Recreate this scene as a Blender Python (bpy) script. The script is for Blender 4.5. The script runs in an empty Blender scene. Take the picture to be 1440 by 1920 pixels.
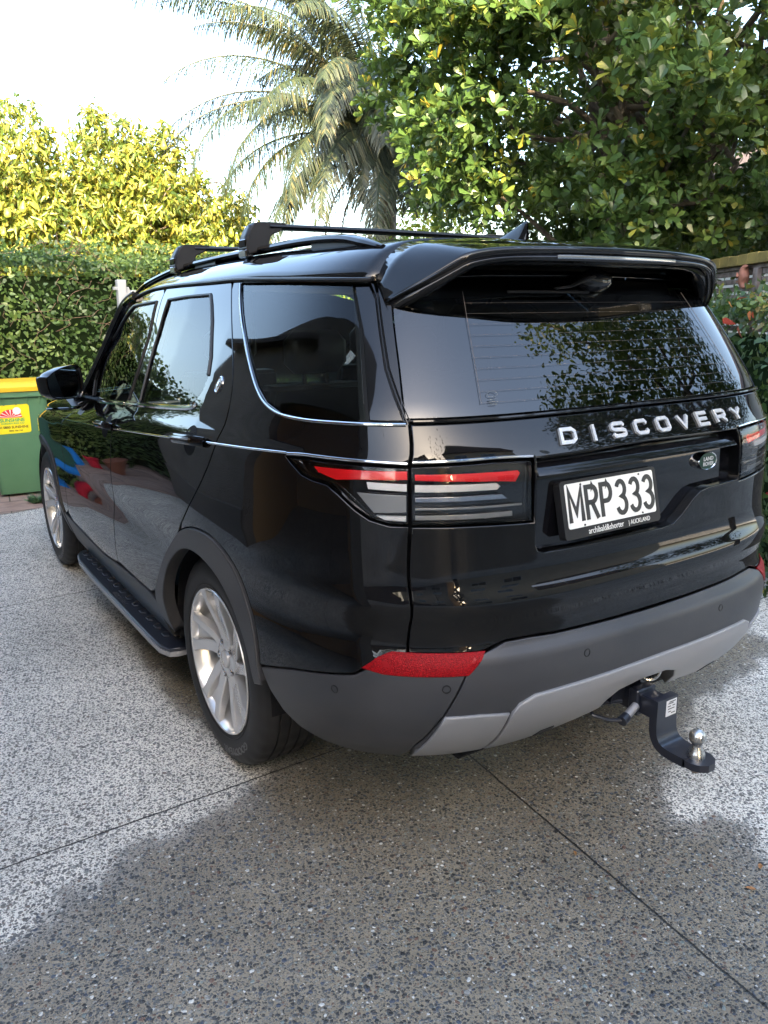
import bpy, math, random
import numpy as np
from mathutils import Vector, Matrix
from mathutils.geometry import delaunay_2d_cdt
R=math.radians
C=bpy.context.scene.collection
SC=bpy.context.scene
# ---------------------------------------------------------------- camera
cam=bpy.data.cameras.new('camera'); co=bpy.data.objects.new('camera',cam); C.objects.link(co)
SC.camera=co
_y,_p,_r=0.57464,-0.24421,-0.01387
_d=Vector((math.sin(_y)*math.cos(_p),math.cos(_y)*math.cos(_p),math.sin(_p)))
_rt=Vector((math.cos(_y),-math.sin(_y),0)); _up=_rt.cross(_d)
_x=_rt*math.cos(_r)+_up*math.sin(_r); _u=-_rt*math.sin(_r)+_up*math.cos(_r)
co.matrix_world=Matrix(((_x.x,_u.x,-_d.x,-1.8988),(_x.y,_u.y,-_d.y,-2.5799),(_x.z,_u.z,-_d.z,1.6130),(0,0,0,1)))
cam.sensor_fit='HORIZONTAL'; cam.sensor_width=36; cam.lens=36*1483.2/1440
cam.clip_start=.05; cam.clip_end=400
SC.render.resolution_x=768; SC.render.resolution_y=1024
# ---------------------------------------------------------------- light
SUN_EL,SUN_AZ=R(20),math.atan2(-.35,-.93)      # azimuth from +Y towards +X : low sun behind the photographer
sd=Vector((math.sin(SUN_AZ)*math.cos(SUN_EL),math.cos(SUN_AZ)*math.cos(SUN_EL),math.sin(SUN_EL)))
w=bpy.data.worlds.new('World'); SC.world=w; w.use_nodes=True
nt=w.node_tree; bg=nt.nodes['Background']; sky=nt.nodes.new('ShaderNodeTexSky')
sky.sky_type='NISHITA'; sky.sun_disc=False; sky.sun_elevation=SUN_EL; sky.sun_rotation=SUN_AZ
sky.air_density=1.0; sky.dust_density=4.0; sky.ozone_density=1.0
nt.links.new(sky.outputs[0],bg.inputs[0]); bg.inputs[1].default_value=.15
sl=bpy.data.lights.new('sun','SUN'); sl.energy=3.8; sl.angle=R(.53); sl.color=(1,.78,.48)
so=bpy.data.objects.new('sun',sl); C.objects.link(so); so.rotation_euler=sd.to_track_quat('Z','Y').to_euler(); so.location=(-5,-12,9)
SC.view_settings.view_transform='Standard'; SC.view_settings.look='None'; SC.view_settings.exposure=3.15; SC.view_settings.gamma=1
SC.cycles.max_bounces=8; SC.cycles.transparent_max_bounces=12; SC.cycles.glossy_bounces=4; SC.cycles.diffuse_bounces=3
SC.cycles.transmission_bounces=4; SC.cycles.sample_clamp_indirect=6; SC.cycles.caustics_reflective=False; SC.cycles.caustics_refractive=False
# ---------------------------------------------------------------- materials
def mat(name,col=(.5,.5,.5),rough=.5,metal=0,spec=.5,coat=0,trans=0,emit=None):
    m=bpy.data.materials.new(name); m.use_nodes=True; b=m.node_tree.nodes['Principled BSDF']
    b.inputs['Base Color'].default_value=(*col,1); b.inputs['Roughness'].default_value=rough; b.inputs['Metallic'].default_value=metal
    b.inputs['Specular IOR Level'].default_value=spec; b.inputs['Coat Weight'].default_value=coat; b.inputs['Coat Roughness'].default_value=.02
    return m
def nodes(m): return m.node_tree.nodes,m.node_tree.links,m.node_tree.nodes['Principled BSDF']
def noisebump(m,scale,strength,dist=.002,detail=3,rough_var=None,col_var=None):
    n,l,b=nodes(m); tc=n.new('ShaderNodeTexCoord'); t=n.new('ShaderNodeTexNoise'); t.inputs['Scale'].default_value=scale; t.inputs['Detail'].default_value=detail
    l.new(tc.outputs['Object'],t.inputs['Vector']); bu=n.new('ShaderNodeBump'); bu.inputs['Strength'].default_value=strength; bu.inputs['Distance'].default_value=dist
    l.new(t.outputs['Fac'],bu.inputs['Height']); l.new(bu.outputs[0],b.inputs['Normal'])
    if col_var:
        t2=n.new('ShaderNodeTexNoise'); t2.inputs['Scale'].default_value=col_var[2]; t2.inputs['Detail'].default_value=6; l.new(tc.outputs['Object'],t2.inputs['Vector'])
        r=n.new('ShaderNodeValToRGB'); r.color_ramp.elements[0].position=.3; r.color_ramp.elements[1].position=.7
        r.color_ramp.elements[0].color=(*col_var[0],1); r.color_ramp.elements[1].color=(*col_var[1],1)
        l.new(t2.outputs['Fac'],r.inputs[0]); l.new(r.outputs[0],b.inputs['Base Color'])
    if rough_var:
        mr=n.new('ShaderNodeMapRange'); mr.inputs['To Min'].default_value=rough_var[0]; mr.inputs['To Max'].default_value=rough_var[1]; l.new(t.outputs['Fac'],mr.inputs['Value']); l.new(mr.outputs[0],b.inputs['Roughness'])
    return m
def glass(name,tint,f0=1.5,extra=.0,rough=0.0,gc=1.0):
    """thin tinted pane: transparent body seen through, mirror-like face by Fresnel"""
    m=bpy.data.materials.new(name); m.use_nodes=True; n=m.node_tree.nodes; l=m.node_tree.links; n.clear()
    o=n.new('ShaderNodeOutputMaterial'); mx=n.new('ShaderNodeMixShader'); t=n.new('ShaderNodeBsdfTransparent'); g=n.new('ShaderNodeBsdfGlossy'); f=n.new('ShaderNodeFresnel')
    t.inputs[0].default_value=(*tint,1); g.inputs['Roughness'].default_value=rough; g.inputs['Color'].default_value=(gc,gc,gc,1); f.inputs[0].default_value=f0
    a=n.new('ShaderNodeMath'); a.operation='ADD'; a.use_clamp=True; a.inputs[1].default_value=extra
    l.new(f.outputs[0],a.inputs[0]); l.new(a.outputs[0],mx.inputs[0]); l.new(t.outputs[0],mx.inputs[1]); l.new(g.outputs[0],mx.inputs[2]); l.new(mx.outputs[0],o.inputs[0])
    return m
M={}
M['paint']=mat('black_paint',(.003,.003,.0035),.03,spec=.42)
def dusty(m):
    n,l,b=nodes(m); tc=n.new('ShaderNodeTexCoord'); t=n.new('ShaderNodeTexNoise'); t.inputs['Scale'].default_value=9; t.inputs['Detail'].default_value=9; t.inputs['Roughness'].default_value=.75; l.new(tc.outputs['Object'],t.inputs['Vector'])
    g=n.new('ShaderNodeSeparateXYZ'); l.new(tc.outputs['Object'],g.inputs[0]); h=n.new('ShaderNodeMapRange'); h.inputs['From Min'].default_value=1.1; h.inputs['From Max'].default_value=.45; h.inputs['To Min'].default_value=.25; h.inputs['To Max'].default_value=1.0; l.new(g.outputs[2],h.inputs['Value'])
    k=n.new('ShaderNodeMapRange'); k.inputs['From Min'].default_value=.42; k.inputs['From Max'].default_value=.75; l.new(t.outputs['Fac'],k.inputs['Value'])
    p=n.new('ShaderNodeMath'); p.operation='MULTIPLY'; l.new(h.outputs[0],p.inputs[0]); l.new(k.outputs[0],p.inputs[1])
    mx=n.new('ShaderNodeMix'); mx.data_type='RGBA'; mx.inputs[6].default_value=(.003,.003,.0035,1); mx.inputs[7].default_value=(.010,.0095,.009,1); l.new(p.outputs[0],mx.inputs[0]); l.new(mx.outputs[2],b.inputs['Base Color'])
    r=n.new('ShaderNodeMapRange'); r.inputs['To Min'].default_value=.025; r.inputs['To Max'].default_value=.07; l.new(p.outputs[0],r.inputs['Value']); l.new(r.outputs[0],b.inputs['Roughness']); return m
dusty(M['paint'])
M['gloss']=mat('gloss_black_trim',(.004,.004,.005),.05,spec=.45)
M['satin']=noisebump(mat('satin_black',(.012,.012,.013),.42,spec=.3),400,.1,.0005)
M['clad']=noisebump(mat('grey_plastic',(.036,.037,.041),.40,spec=.5),650,.35,.0006,rough_var=(.33,.52),col_var=((.030,.031,.035),(.044,.044,.047),4))
M['silver']=noisebump(mat('silver_plastic',(.30,.30,.31),.42,metal=.35),700,.06,.0003)
M['dark']=mat('dark_underside',(.006,.006,.007),.8,spec=.2)
M['seal']=mat('rubber_seal',(.01,.01,.011),.5)
M['chrome']=mat('chrome',(.75,.76,.78),.08,metal=1)
M['chromed']=mat('dark_chrome',(.42,.43,.46),.16,metal=1)
M['side_glass']=glass('side_glass',(.58,.64,.62),1.42,.0,gc=.72)
M['rear_glass']=glass('rear_glass',(.06,.07,.075),1.5,.03)
M['clear']=glass('lamp_cover',(.94,.94,.95),1.45,.0)
M['red']=mat('red_lens',(.80,.010,.016),.2,coat=.3)
M['redfl']=noisebump(mat('red_reflector',(.30,.003,.007),.35,spec=.12),330,.6,.003,2,col_var=((.10,.001,.003),(.34,.005,.009),260))
M['redrim']=mat('reflector_rim',(.26,.004,.008),.3,spec=.3)
M['white']=mat('white_lens',(.93,.94,.95),.3,coat=.2)
M['greyl']=mat('smoked_lens',(.34,.35,.36),.25,coat=.5,metal=.2)
M['tyre']=noisebump(mat('tyre_rubber',(.017,.017,.018),.55,spec=.35),300,.25,.0006)
M['alloy']=mat('alloy_silver',(.66,.655,.65),.24,metal=.6,coat=.3)
M['alloyd']=mat('alloy_barrel',(.05,.05,.05),.5,metal=.5)
M['iron']=mat('cast_iron',(.035,.033,.032),.5,metal=.7)
M['steelb']=noisebump(mat('black_powder_coat',(.012,.014,.022),.3,coat=.3),200,.1,.0004)
M['steel']=noisebump(mat('bare_steel',(.55,.53,.50),.22,metal=1),120,.3,.0005,rough_var=(.15,.45))
M['rust']=noisebump(mat('dull_steel',(.22,.18,.15),.55,metal=.7),120,.5,.001)
M['mirrorg']=mat('mirror_glass',(.75,.78,.82),.01,metal=1)
M['plate']=mat('plate_white',(.70,.70,.66),.3,coat=.4)
M['ink']=mat('plate_black',(.02,.02,.02),.4)
M['lett']=mat('letter_silver',(.50,.51,.52),.3,metal=.3)
M['green']=mat('badge_green',(.006,.03,.022),.4,spec=.2)
M['label']=mat('paper_label',(.6,.6,.6),.5)
M['seat']=noisebump(mat('seat_leather',(.02,.02,.022),.45),60,.2,.002)
M['cream']=mat('headlining',(.25,.24,.22),.9)
# ---------------------------------------------------------------- helpers
def link(name,me,parent=None,m=None):
    o=bpy.data.objects.new(name,me); C.objects.link(o)
    if parent: o.parent=parent
    if m:
        me.materials.clear()
        for x in (m if isinstance(m,(list,tuple)) else [m]): me.materials.append(M[x] if isinstance(x,str) else x)
    return o
def tag(o,label=None,cat=None,group=None,kind=None):
    if label: o['label']=label
    if cat: o['category']=cat
    if group: o['group']=group
    if kind: o['kind']=kind
    return o
def empty(name,loc=(0,0,0),rz=0,**k):
    o=bpy.data.objects.new(name,None); C.objects.link(o); o.location=loc; o.rotation_euler=(0,0,rz); o.empty_display_size=.2
    return tag(o,**k)
class MB:
    def __init__(s): s.v=[];s.f=[];s.mi=[];s.m=0
    def add(s,v,f):
        k=len(s.v); s.v+= [tuple(p) for p in v]; s.f+=[tuple(i+k for i in q) for q in f]; s.mi+=[s.m]*len(f); return s
    def box(s,a,b,bev=0):
        (x0,y0,z0),(x1,y1,z1)=a,b
        if bev<=0:
            v=[(x,y,z) for z in (z0,z1) for y in (y0,y1) for x in (x0,x1)]
            return s.add(v,[(0,2,3,1),(4,5,7,6),(0,1,5,4),(2,6,7,3),(0,4,6,2),(1,3,7,5)])
        e=bev; v=[];idx={}
        for sx in (0,1):
            for sy in (0,1):
                for sz in (0,1):
                    X,Y,Z=(x0,x1)[sx],(y0,y1)[sy],(z0,z1)[sz]; ex,ey,ez=[e*(1 if q==0 else -1) for q in (sx,sy,sz)]
                    for ax in range(3):
                        idx[(sx,sy,sz,ax)]=len(v)
                        v.append((X+(0 if ax==0 else ex),Y+(0 if ax==1 else ey),Z+(0 if ax==2 else ez)))
        f=[]
        for sx in (0,1): f.append([idx[(sx,a,b,0)] for a,b in ((0,0),(1,0),(1,1),(0,1))][::(1 if sx else -1)])
        for sy in (0,1): f.append([idx[(a,sy,b,1)] for a,b in ((0,0),(1,0),(1,1),(0,1))][::(-1 if sy else 1)])
        for sz in (0,1): f.append([idx[(a,b,sz,2)] for a,b in ((0,0),(1,0),(1,1),(0,1))][::(1 if sz else -1)])
        for a in (0,1):
            for b in (0,1):
                f.append([idx[(0,a,b,1)],idx[(1,a,b,1)],idx[(1,a,b,2)],idx[(0,a,b,2)]])
                f.append([idx[(a,0,b,0)],idx[(a,1,b,0)],idx[(a,1,b,2)],idx[(a,0,b,2)]])
                f.append([idx[(a,b,0,0)],idx[(a,b,1,0)],idx[(a,b,1,1)],idx[(a,b,0,1)]])
                for c_ in (0,1): 
                    if True: pass
        for k in ((a,b,c_) for a in (0,1) for b in (0,1) for c_ in (0,1)): f.append([idx[k+(0,)],idx[k+(1,)],idx[k+(2,)]])
        return s.add(v,f)
    def tube(s,pts,r,n=8,cap=True,closed=False,squash=None):
        P=[Vector(p) for p in pts]; k=len(P); rr=r if isinstance(r,(list,tuple)) else [r]*k
        base=len(s.v); up=None; v=[]
        for i,p in enumerate(P):
            if closed: t=(P[(i+1)%k]-P[i-1])
            else: t=P[min(i+1,k-1)]-P[max(i-1,0)]
            t.normalize()
            if up is None: up=Vector((0,0,1)) if abs(t.z)<.9 else Vector((1,0,0))
            a=t.cross(up); a.normalize(); b=a.cross(t); up=b
            for j in range(n):
                q=2*math.pi*j/n; sa,sb=(1,1) if not squash else squash
                v.append(p+a*math.cos(q)*rr[i]*sa+b*math.sin(q)*rr[i]*sb)
        f=[]
        for i in range(k if closed else k-1):
            i2=(i+1)%k
            for j in range(n): f.append((i*n+j,i*n+(j+1)%n,i2*n+(j+1)%n,i2*n+j))
        if cap and not closed: f.append(tuple(range(n))[::-1]); f.append(tuple((k-1)*n+j for j in range(n)))
        return s.add(v,f)
    def lathe(s,prof,c=(0,0,0),axis='z',n=32,cap=False):
        v=[]; f=[]
        for r,h in prof:
            for j in range(n):
                q=2*math.pi*j/n; a,b=r*math.cos(q),r*math.sin(q)
                p={'z':(a,b,h),'x':(h,a,b),'y':(a,h,b)}[axis]; v.append((p[0]+c[0],p[1]+c[1],p[2]+c[2]))
        for i in range(len(prof)-1):
            for j in range(n): f.append((i*n+j,i*n+(j+1)%n,(i+1)*n+(j+1)%n,(i+1)*n+j))
        if cap: f.append(tuple(range(n))); f.append(tuple((len(prof)-1)*n+j for j in range(n)))
        return s.add(v,f)
    def prism(s,poly,h0,h1,fn):
        """poly (a,b) extruded between h0,h1; fn(a,b,h)->xyz"""
        n=len(poly); v=[fn(a,b,h0) for a,b in poly]+[fn(a,b,h1) for a,b in poly]
        return s.add(v,[tuple(range(n))[::-1],tuple(range(n,2*n))]+[(i,(i+1)%n,n+(i+1)%n,n+i) for i in range(n)])
    def grid(s,rows):
        n=len(rows[0]); v=[p for r in rows for p in r]
        return s.add(v,[(i*n+j,i*n+j+1,(i+1)*n+j+1,(i+1)*n+j) for i in range(len(rows)-1) for j in range(n-1)])
    def obj(s,name,m=None,parent=None,smooth=True,sharp=35,fix=True):
        me=bpy.data.meshes.new(name); me.from_pydata(s.v,[],s.f)
        for i,p in enumerate(me.polygons): p.material_index=s.mi[i]
        if fix:
            import bmesh
            b=bmesh.new(); b.from_mesh(me); bmesh.ops.recalc_face_normals(b,faces=b.faces); b.to_mesh(me); b.free()
        if smooth:
            me.polygons.foreach_set('use_smooth',[True]*len(me.polygons)); me.set_sharp_from_angle(angle=R(sharp))
        me.update(); return link(name,me,parent,m)
def cr(pts,n=6,closed=False):
    """Catmull-Rom through points"""
    P=[Vector(p) for p in pts]; k=len(P); o=[]
    for i in range(k if closed else k-1):
        a,b,c,d=(P[i-1],P[i],P[(i+1)%k],P[(i+2)%k]) if closed else (P[max(i-1,0)],P[i],P[i+1],P[min(i+2,k-1)])
        for j in range(n):
            t=j/n; o.append(.5*((2*b)+(c-a)*t+(2*a-5*b+4*c-d)*t*t+(3*b-a-3*c+d)*t**3))
    if not closed: o.append(P[-1])
    return o

def inpoly(X,Y,P):
    px=np.array([p[0] for p in P]);py=np.array([p[1] for p in P]); qx=np.roll(px,-1);qy=np.roll(py,-1)
    r=np.zeros(len(X),bool)
    for a,b,c,d in zip(px,py,qx,qy):
        if b==d: continue
        m=((b>Y)!=(d>Y))&(X<(c-a)*(Y-b)/(d-b)+a); r^=m
    return r
def textmesh(s,size=1.0,extrude=.0,sx=1.0,align='CENTER',bold=0,spacing=1.0):
    cu=bpy.data.curves.new('t','FONT'); cu.body=s; cu.size=size; cu.align_x=align; cu.extrude=extrude; cu.offset=bold; cu.resolution_u=4; cu.space_character=spacing
    o=bpy.data.objects.new('t',cu); C.objects.link(o); dg=bpy.context.evaluated_depsgraph_get(); me=bpy.data.meshes.new_from_object(o.evaluated_get(dg))
    v=[(a.co.x*sx,a.co.y,a.co.z) for a in me.vertices]; f=[tuple(p.vertices) for p in me.polygons]
    bpy.data.objects.remove(o); bpy.data.curves.remove(cu); bpy.data.meshes.remove(me); return v,f
def rr(w,h,r,k=5):
    o=[]
    for cx,cy,a0 in ((w/2-r,h/2-r,0),(-w/2+r,h/2-r,90),(-w/2+r,-h/2+r,180),(w/2-r,-h/2+r,270)):
        o+=[(cx+r*math.cos(R(a0+90*i/k)),cy+r*math.sin(R(a0+90*i/k))) for i in range(k+1)]
    return o
# ================================================================ THE PLACE
rng=np.random.default_rng(7); random.seed(5)
def rampmat(m,tex_out,stops,target='Base Color'):
    n,l,b=nodes(m); r=n.new('ShaderNodeValToRGB'); e=r.color_ramp.elements
    e[0].position,e[0].color=stops[0][0],(*stops[0][1],1); e[1].position,e[1].color=stops[1][0],(*stops[1][1],1)
    for p,c in stops[2:]: x=e.new(p); x.color=(*c,1)
    l.new(tex_out,r.inputs[0])
    if target: l.new(r.outputs[0],b.inputs[target])
    return r
# ---- exposed-aggregate concrete, dry and (where the yard was hosed) wet
def concrete():
    m=bpy.data.materials.new('exposed_aggregate'); m.use_nodes=True; n,l,b=nodes(m)
    def N(t,**k):
        x=n.new(t)
        for a,v in k.items(): setattr(x,a,v)
        return x
    def mth(op,a,b_=None,c=None,clamp=False):
        x=N('ShaderNodeMath',operation=op,use_clamp=clamp)
        for i,v in enumerate((a,b_,c)):
            if v is None: continue
            if hasattr(v,'links') or hasattr(v,'is_linked'): l.new(v,x.inputs[i])
            else: x.inputs[i].default_value=v
        return x.outputs[0]
    def mix(f,a,c):
        x=N('ShaderNodeMix',data_type='RGBA')
        for s,v in ((x.inputs['Factor'],f),(x.inputs[6],a),(x.inputs[7],c)):
            if hasattr(v,'is_linked'): l.new(v,s)
            elif isinstance(v,tuple): s.default_value=(*v,1)
            else: s.default_value=v
        return x.outputs[2]
    tc=N('ShaderNodeTexCoord'); P=tc.outputs['Object']
    def noise(sc,det=3,rough=.5,vec=P):
        x=N('ShaderNodeTexNoise'); x.inputs['Scale'].default_value=sc; x.inputs['Detail'].default_value=det; x.inputs['Roughness'].default_value=rough; l.new(vec,x.inputs['Vector']); return x
    dn=noise(60,2); va=N('ShaderNodeVectorMath',operation='MULTIPLY_ADD'); l.new(dn.outputs['Color'],va.inputs[0]); va.inputs[1].default_value=(.010,.010,0); l.new(P,va.inputs[2]); PV=va.outputs[0]
    def pebbles(sc,r0,r1,off=(0,0,0)):
        mp=N('ShaderNodeMapping'); mp.inputs['Location'].default_value=off; mp.inputs['Scale'].default_value=(1,1,0) ; mp.inputs['Rotation'].default_value=(0,0,off[0]); l.new(PV,mp.inputs['Vector'])
        v=N('ShaderNodeTexVoronoi',feature='F1',voronoi_dimensions='2D'); v.inputs['Scale'].default_value=sc; l.new(mp.outputs[0],v.inputs['Vector'])
        sp=N('ShaderNodeSeparateColor'); l.new(v.outputs['Color'],sp.inputs[0])
        thr=mth('MULTIPLY_ADD',sp.outputs[0],r1-r0,r0)
        d=mth('SUBTRACT',thr,v.outputs['Distance'])
        mask=mth('MULTIPLY',d,14,clamp=True)
        return mask,sp,d
    m1,s1,d1=pebbles(60,-.16,.47,(.3,.1,0)); m2,s2,d2=pebbles(104,.10,.56,(1.7,.4,0)); m3,s3,d3=pebbles(185,.10,.56,(2.9,.7,0))
    def stone(sp):
        r=N('ShaderNodeValToRGB'); e=r.color_ramp.elements; r.color_ramp.interpolation='CONSTANT'
        st=[(0,(.050,.048,.044)),(.16,(.10,.098,.090)),(.32,(.065,.062,.058)),(.46,(.16,.155,.14)),(.57,(.065,.075,.095)),(.66,(.035,.034,.032)),(.77,(.20,.185,.15)),(.85,(.14,.085,.060)),(.90,(.20,.23,.21)),(.945,(.30,.29,.26)),(.972,(.58,.57,.52))]
        e[0].position,e[0].color=0,(*st[0][1],1); e[1].position,e[1].color=st[1][0],(*st[1][1],1)
        for p,c in st[2:]: x=e.new(p); x.color=(*c,1)
        l.new(sp.outputs[1],r.inputs[0]); return r.outputs[0]
    big=noise(1.3,4,.6); fine=noise(420,3,.7); med=noise(9,4,.6)
    wa=N('ShaderNodeAttribute',attribute_name='wet'); wn=noise(7,6,.62); wn2=noise(38,3,.6)
    wsum=mth('ADD',wa.outputs['Fac'],mth('MULTIPLY_ADD',wn.outputs['Fac'],.26,-.13)); wsum=mth('ADD',wsum,mth('MULTIPLY_ADD',wn2.outputs['Fac'],.05,-.025))
    wet=mth('MULTIPLY_ADD',wsum,17,.5,clamp=True)
    soft=mth('MULTIPLY_ADD',wsum,5.0,.35,clamp=True)
    pd=mix(big.outputs['Fac'],(.78,.735,.63),(.89,.85,.75)); pd=mix(mth('MULTIPLY',fine.outputs['Fac'],.35),pd,(.45,.45,.44))
    pw=mix(med.outputs['Fac'],(.20,.16,.10),(.42,.36,.26)); pw=mix(mth('MULTIPLY',fine.outputs['Fac'],.55),pw,(.09,.08,.065))
    # sandy paste is greyer towards the drier rim of the wet patch
    pw=mix(mth('SUBTRACT',1.0,soft),pw,(.36,.345,.315))
    paste=mix(wet,pd,pw)
    def wets(c): 
        d=mix(.38,c,(.27,.26,.245)); w_=mix(.0,c,(0,0,0)); return mix(wet,d,w_)
    c=mix(mth('MULTIPLY',m3,.75),paste,wets(stone(s3))); c=mix(mth('MULTIPLY',m2,.95),c,wets(stone(s2))); c=mix(m1,c,wets(stone(s1)))
    # broad stains and tyre-worn tone
    stn=noise(.9,7,.68); c2=N('ShaderNodeMapRange'); c2.inputs['From Min'].default_value=.35; c2.inputs['From Max'].default_value=.68; c2.inputs['To Min'].default_value=.72; c2.inputs['To Max'].default_value=1.12; l.new(stn.outputs['Fac'],c2.inputs['Value'])
    vm=N('ShaderNodeMix',data_type='RGBA',blend_type='MULTIPLY'); vm.inputs['Factor'].default_value=1; l.new(c,vm.inputs[6]); cb=N('ShaderNodeCombineColor'); [l.new(c2.outputs[0],cb.inputs[i_]) for i_ in range(3)]; l.new(cb.outputs[0],vm.inputs[7]); c=vm.outputs[2]
    # saw-cut joints
    sx=N('ShaderNodeSeparateXYZ'); l.new(P,sx.inputs[0]); X,Y=sx.outputs[0],sx.outputs[1]
    wob=mth('MULTIPLY_ADD',med.outputs['Fac'],.010,-.005)
    def line(e,w_): return mth('MULTIPLY_ADD',mth('ABSOLUTE',mth('ADD',e,wob)),-1/w_*2.2,2.2,clamp=True)
    j=None
    for y0 in (-5.1,-2.64,-.190,2.262):
        e=mth('SUBTRACT',Y,mth('MULTIPLY_ADD',X,.012,y0+.006)); q=line(e,.0045); j=q if j is None else mth('MAXIMUM',j,q)
    for x0 in (-3.1,-.143,2.75):
        e=mth('SUBTRACT',X,mth('MULTIPLY_ADD',Y,.0945,x0)); j=mth('MAXIMUM',j,line(e,.0045))
    c=mix(mth('MULTIPLY',j,.93),c,(.012,.011,.010))
    l.new(c,b.inputs['Base Color'])
    h=mth('ADD',mth('MULTIPLY',mth('MAXIMUM',d1,0.0),1.0),mth('MULTIPLY',mth('MAXIMUM',d2,0.0),.7)); h=mth('ADD',h,mth('MULTIPLY',mth('MAXIMUM',d3,0.0),.35)); h=mth('ADD',h,mth('MULTIPLY',fine.outputs['Fac'],.10)); h=mth('SUBTRACT',h,mth('MULTIPLY',j,1.2))
    bu=N('ShaderNodeBump'); bu.inputs['Distance'].default_value=.006; bu.inputs['Strength'].default_value=.8; l.new(h,bu.inputs['Height']); l.new(bu.outputs[0],b.inputs['Normal'])
    ro=mth('MULTIPLY_ADD',wet,-.36,.82); ro=mth('ADD',ro,mth('MULTIPLY',fine.outputs['Fac'],.06)); ro=mth('SUBTRACT',ro,mth('MULTIPLY',mth('MULTIPLY',m1,wet),.14)); l.new(ro,b.inputs['Roughness'])
    return m
wetpoly=[(-.80,-.14),(-.98,-.235),(-1.06,-.30),(-1.22,-.31),(-1.43,-.34),(-1.62,-.44),(-1.81,-.52),(-2.2,-.62),(-2.9,-.95),(-3.4,-1.8),(-3.4,-6),(2.2,-6),(1.1,-3.2),(.45,-2.2),(.20,-1.72),(.16,-1.50),(.30,-1.36),(.245,-1.27),(.13,-1.19),(.22,-1.06),(.50,-.93),(.68,-.86),(.80,-.74),(1.20,-.70),(1.7,-.62),(1.9,.2),(1.75,1.5),(1.2,3.0),(.3,3.4),(-.5,2.6),(-.86,1.6),(-.97,.75),(-1.0,.45),(-.93,.15)]
def axis_grid(fine0,fine1,h,far):
    a=list(np.arange(fine0,fine1+h/2,h)); s=h
    x=fine1
    while x<far: s*=1.35; x+=s; a.append(x)
    x=fine0; s=h
    while x>-far: s*=1.35; x-=s; a.insert(0,x)
    return np.array(a)
gx=axis_grid(-3.6,2.4,.035,150); gy=axis_grid(-3.4,3.6,.035,150)
GX,GY=np.meshgrid(gx,gy); NV=GX.size; nx=len(gx)
P_=np.array(wetpoly); sdist=np.full(NV,1e9); fx,fy=GX.ravel(),GY.ravel()
for i in range(len(P_)):
    a=P_[i];b=P_[(i+1)%len(P_)]; d=b-a; t=np.clip(((fx-a[0])*d[0]+(fy-a[1])*d[1])/(d@d),0,1); sdist=np.minimum(sdist,np.hypot(fx-a[0]-t*d[0],fy-a[1]-t*d[1]))
inside_=inpoly(fx,fy,wetpoly); sdist=np.where(inside_,sdist,-sdist); sdist=np.clip(sdist,-1,1)
I=np.arange(NV).reshape(GX.shape); Q=np.stack([I[:-1,:-1],I[:-1,1:],I[1:,1:],I[1:,:-1]],-1).reshape(-1,4)
def fastmesh(name,V,Q,m,parent=None,attr=None,smooth=False,mi=None):
    me=bpy.data.meshes.new(name); V=np.asarray(V,np.float32); k=Q.shape[1]
    me.vertices.add(len(V)); me.vertices.foreach_set('co',V.ravel()); me.loops.add(Q.size); me.loops.foreach_set('vertex_index',Q.astype(np.int32).ravel())
    me.polygons.add(len(Q)); me.polygons.foreach_set('loop_start',np.arange(0,Q.size,k,dtype=np.int32)); me.polygons.foreach_set('loop_total',np.full(len(Q),k,np.int32))
    if smooth: me.polygons.foreach_set('use_smooth',np.ones(len(Q),bool))
    if mi is not None: me.polygons.foreach_set('material_index',mi.astype(np.int32))
    for an,av in (attr or {}).items():
        a=me.attributes.new(an,'FLOAT','POINT'); a.data.foreach_set('value',np.asarray(av,np.float32))
    me.update(calc_edges=True); return link(name,me,parent,m)
tag(fastmesh('driveway',np.stack([fx,fy,np.zeros(NV)],1),Q,concrete(),attr={'wet':sdist}),kind='structure')
# ---- paving slabs beyond the concrete
pav=mat('paving_slab',(.30,.22,.18),.85); n,l,b=nodes(pav); tc=n.new('ShaderNodeTexCoord'); br=n.new('ShaderNodeTexBrick'); mp=n.new('ShaderNodeMapping'); mp.inputs['Rotation'].default_value=(0,0,.12); l.new(tc.outputs['Object'],mp.inputs[0]); l.new(mp.outputs[0],br.inputs['Vector'])
br.inputs['Scale'].default_value=1; br.inputs['Brick Width'].default_value=.62; br.inputs['Row Height'].default_value=.42; br.inputs['Mortar Size'].default_value=.006; br.inputs['Color1'].default_value=(.34,.235,.19,1); br.inputs['Color2'].default_value=(.29,.22,.185,1); br.inputs['Mortar'].default_value=(.07,.06,.045,1)
nz=n.new('ShaderNodeTexNoise'); nz.inputs['Scale'].default_value=7; nz.inputs['Detail'].default_value=8; nz.inputs['Roughness'].default_value=.65; l.new(tc.outputs['Object'],nz.inputs['Vector'])
mx=n.new('ShaderNodeMix'); mx.data_type='RGBA'; mx.blend_type='MULTIPLY'; mx.inputs['Factor'].default_value=.8; rr_=n.new('ShaderNodeValToRGB'); rr_.color_ramp.elements[0].position=.3; rr_.color_ramp.elements[0].color=(.55,.52,.5,1); rr_.color_ramp.elements[1].position=.7; rr_.color_ramp.elements[1].color=(1.15,1.12,1.1,1)
l.new(nz.outputs['Fac'],rr_.inputs[0]); l.new(br.outputs['Color'],mx.inputs[6]); l.new(rr_.outputs[0],mx.inputs[7]); l.new(mx.outputs[2],b.inputs['Base Color'])
bu=n.new('ShaderNodeBump'); bu.inputs['Distance'].default_value=.006; bu.inputs['Strength'].default_value=.6; l.new(br.outputs['Fac'],bu.inputs['Height']); bu.invert=True; l.new(bu.outputs[0],b.inputs['Normal'])
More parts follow.
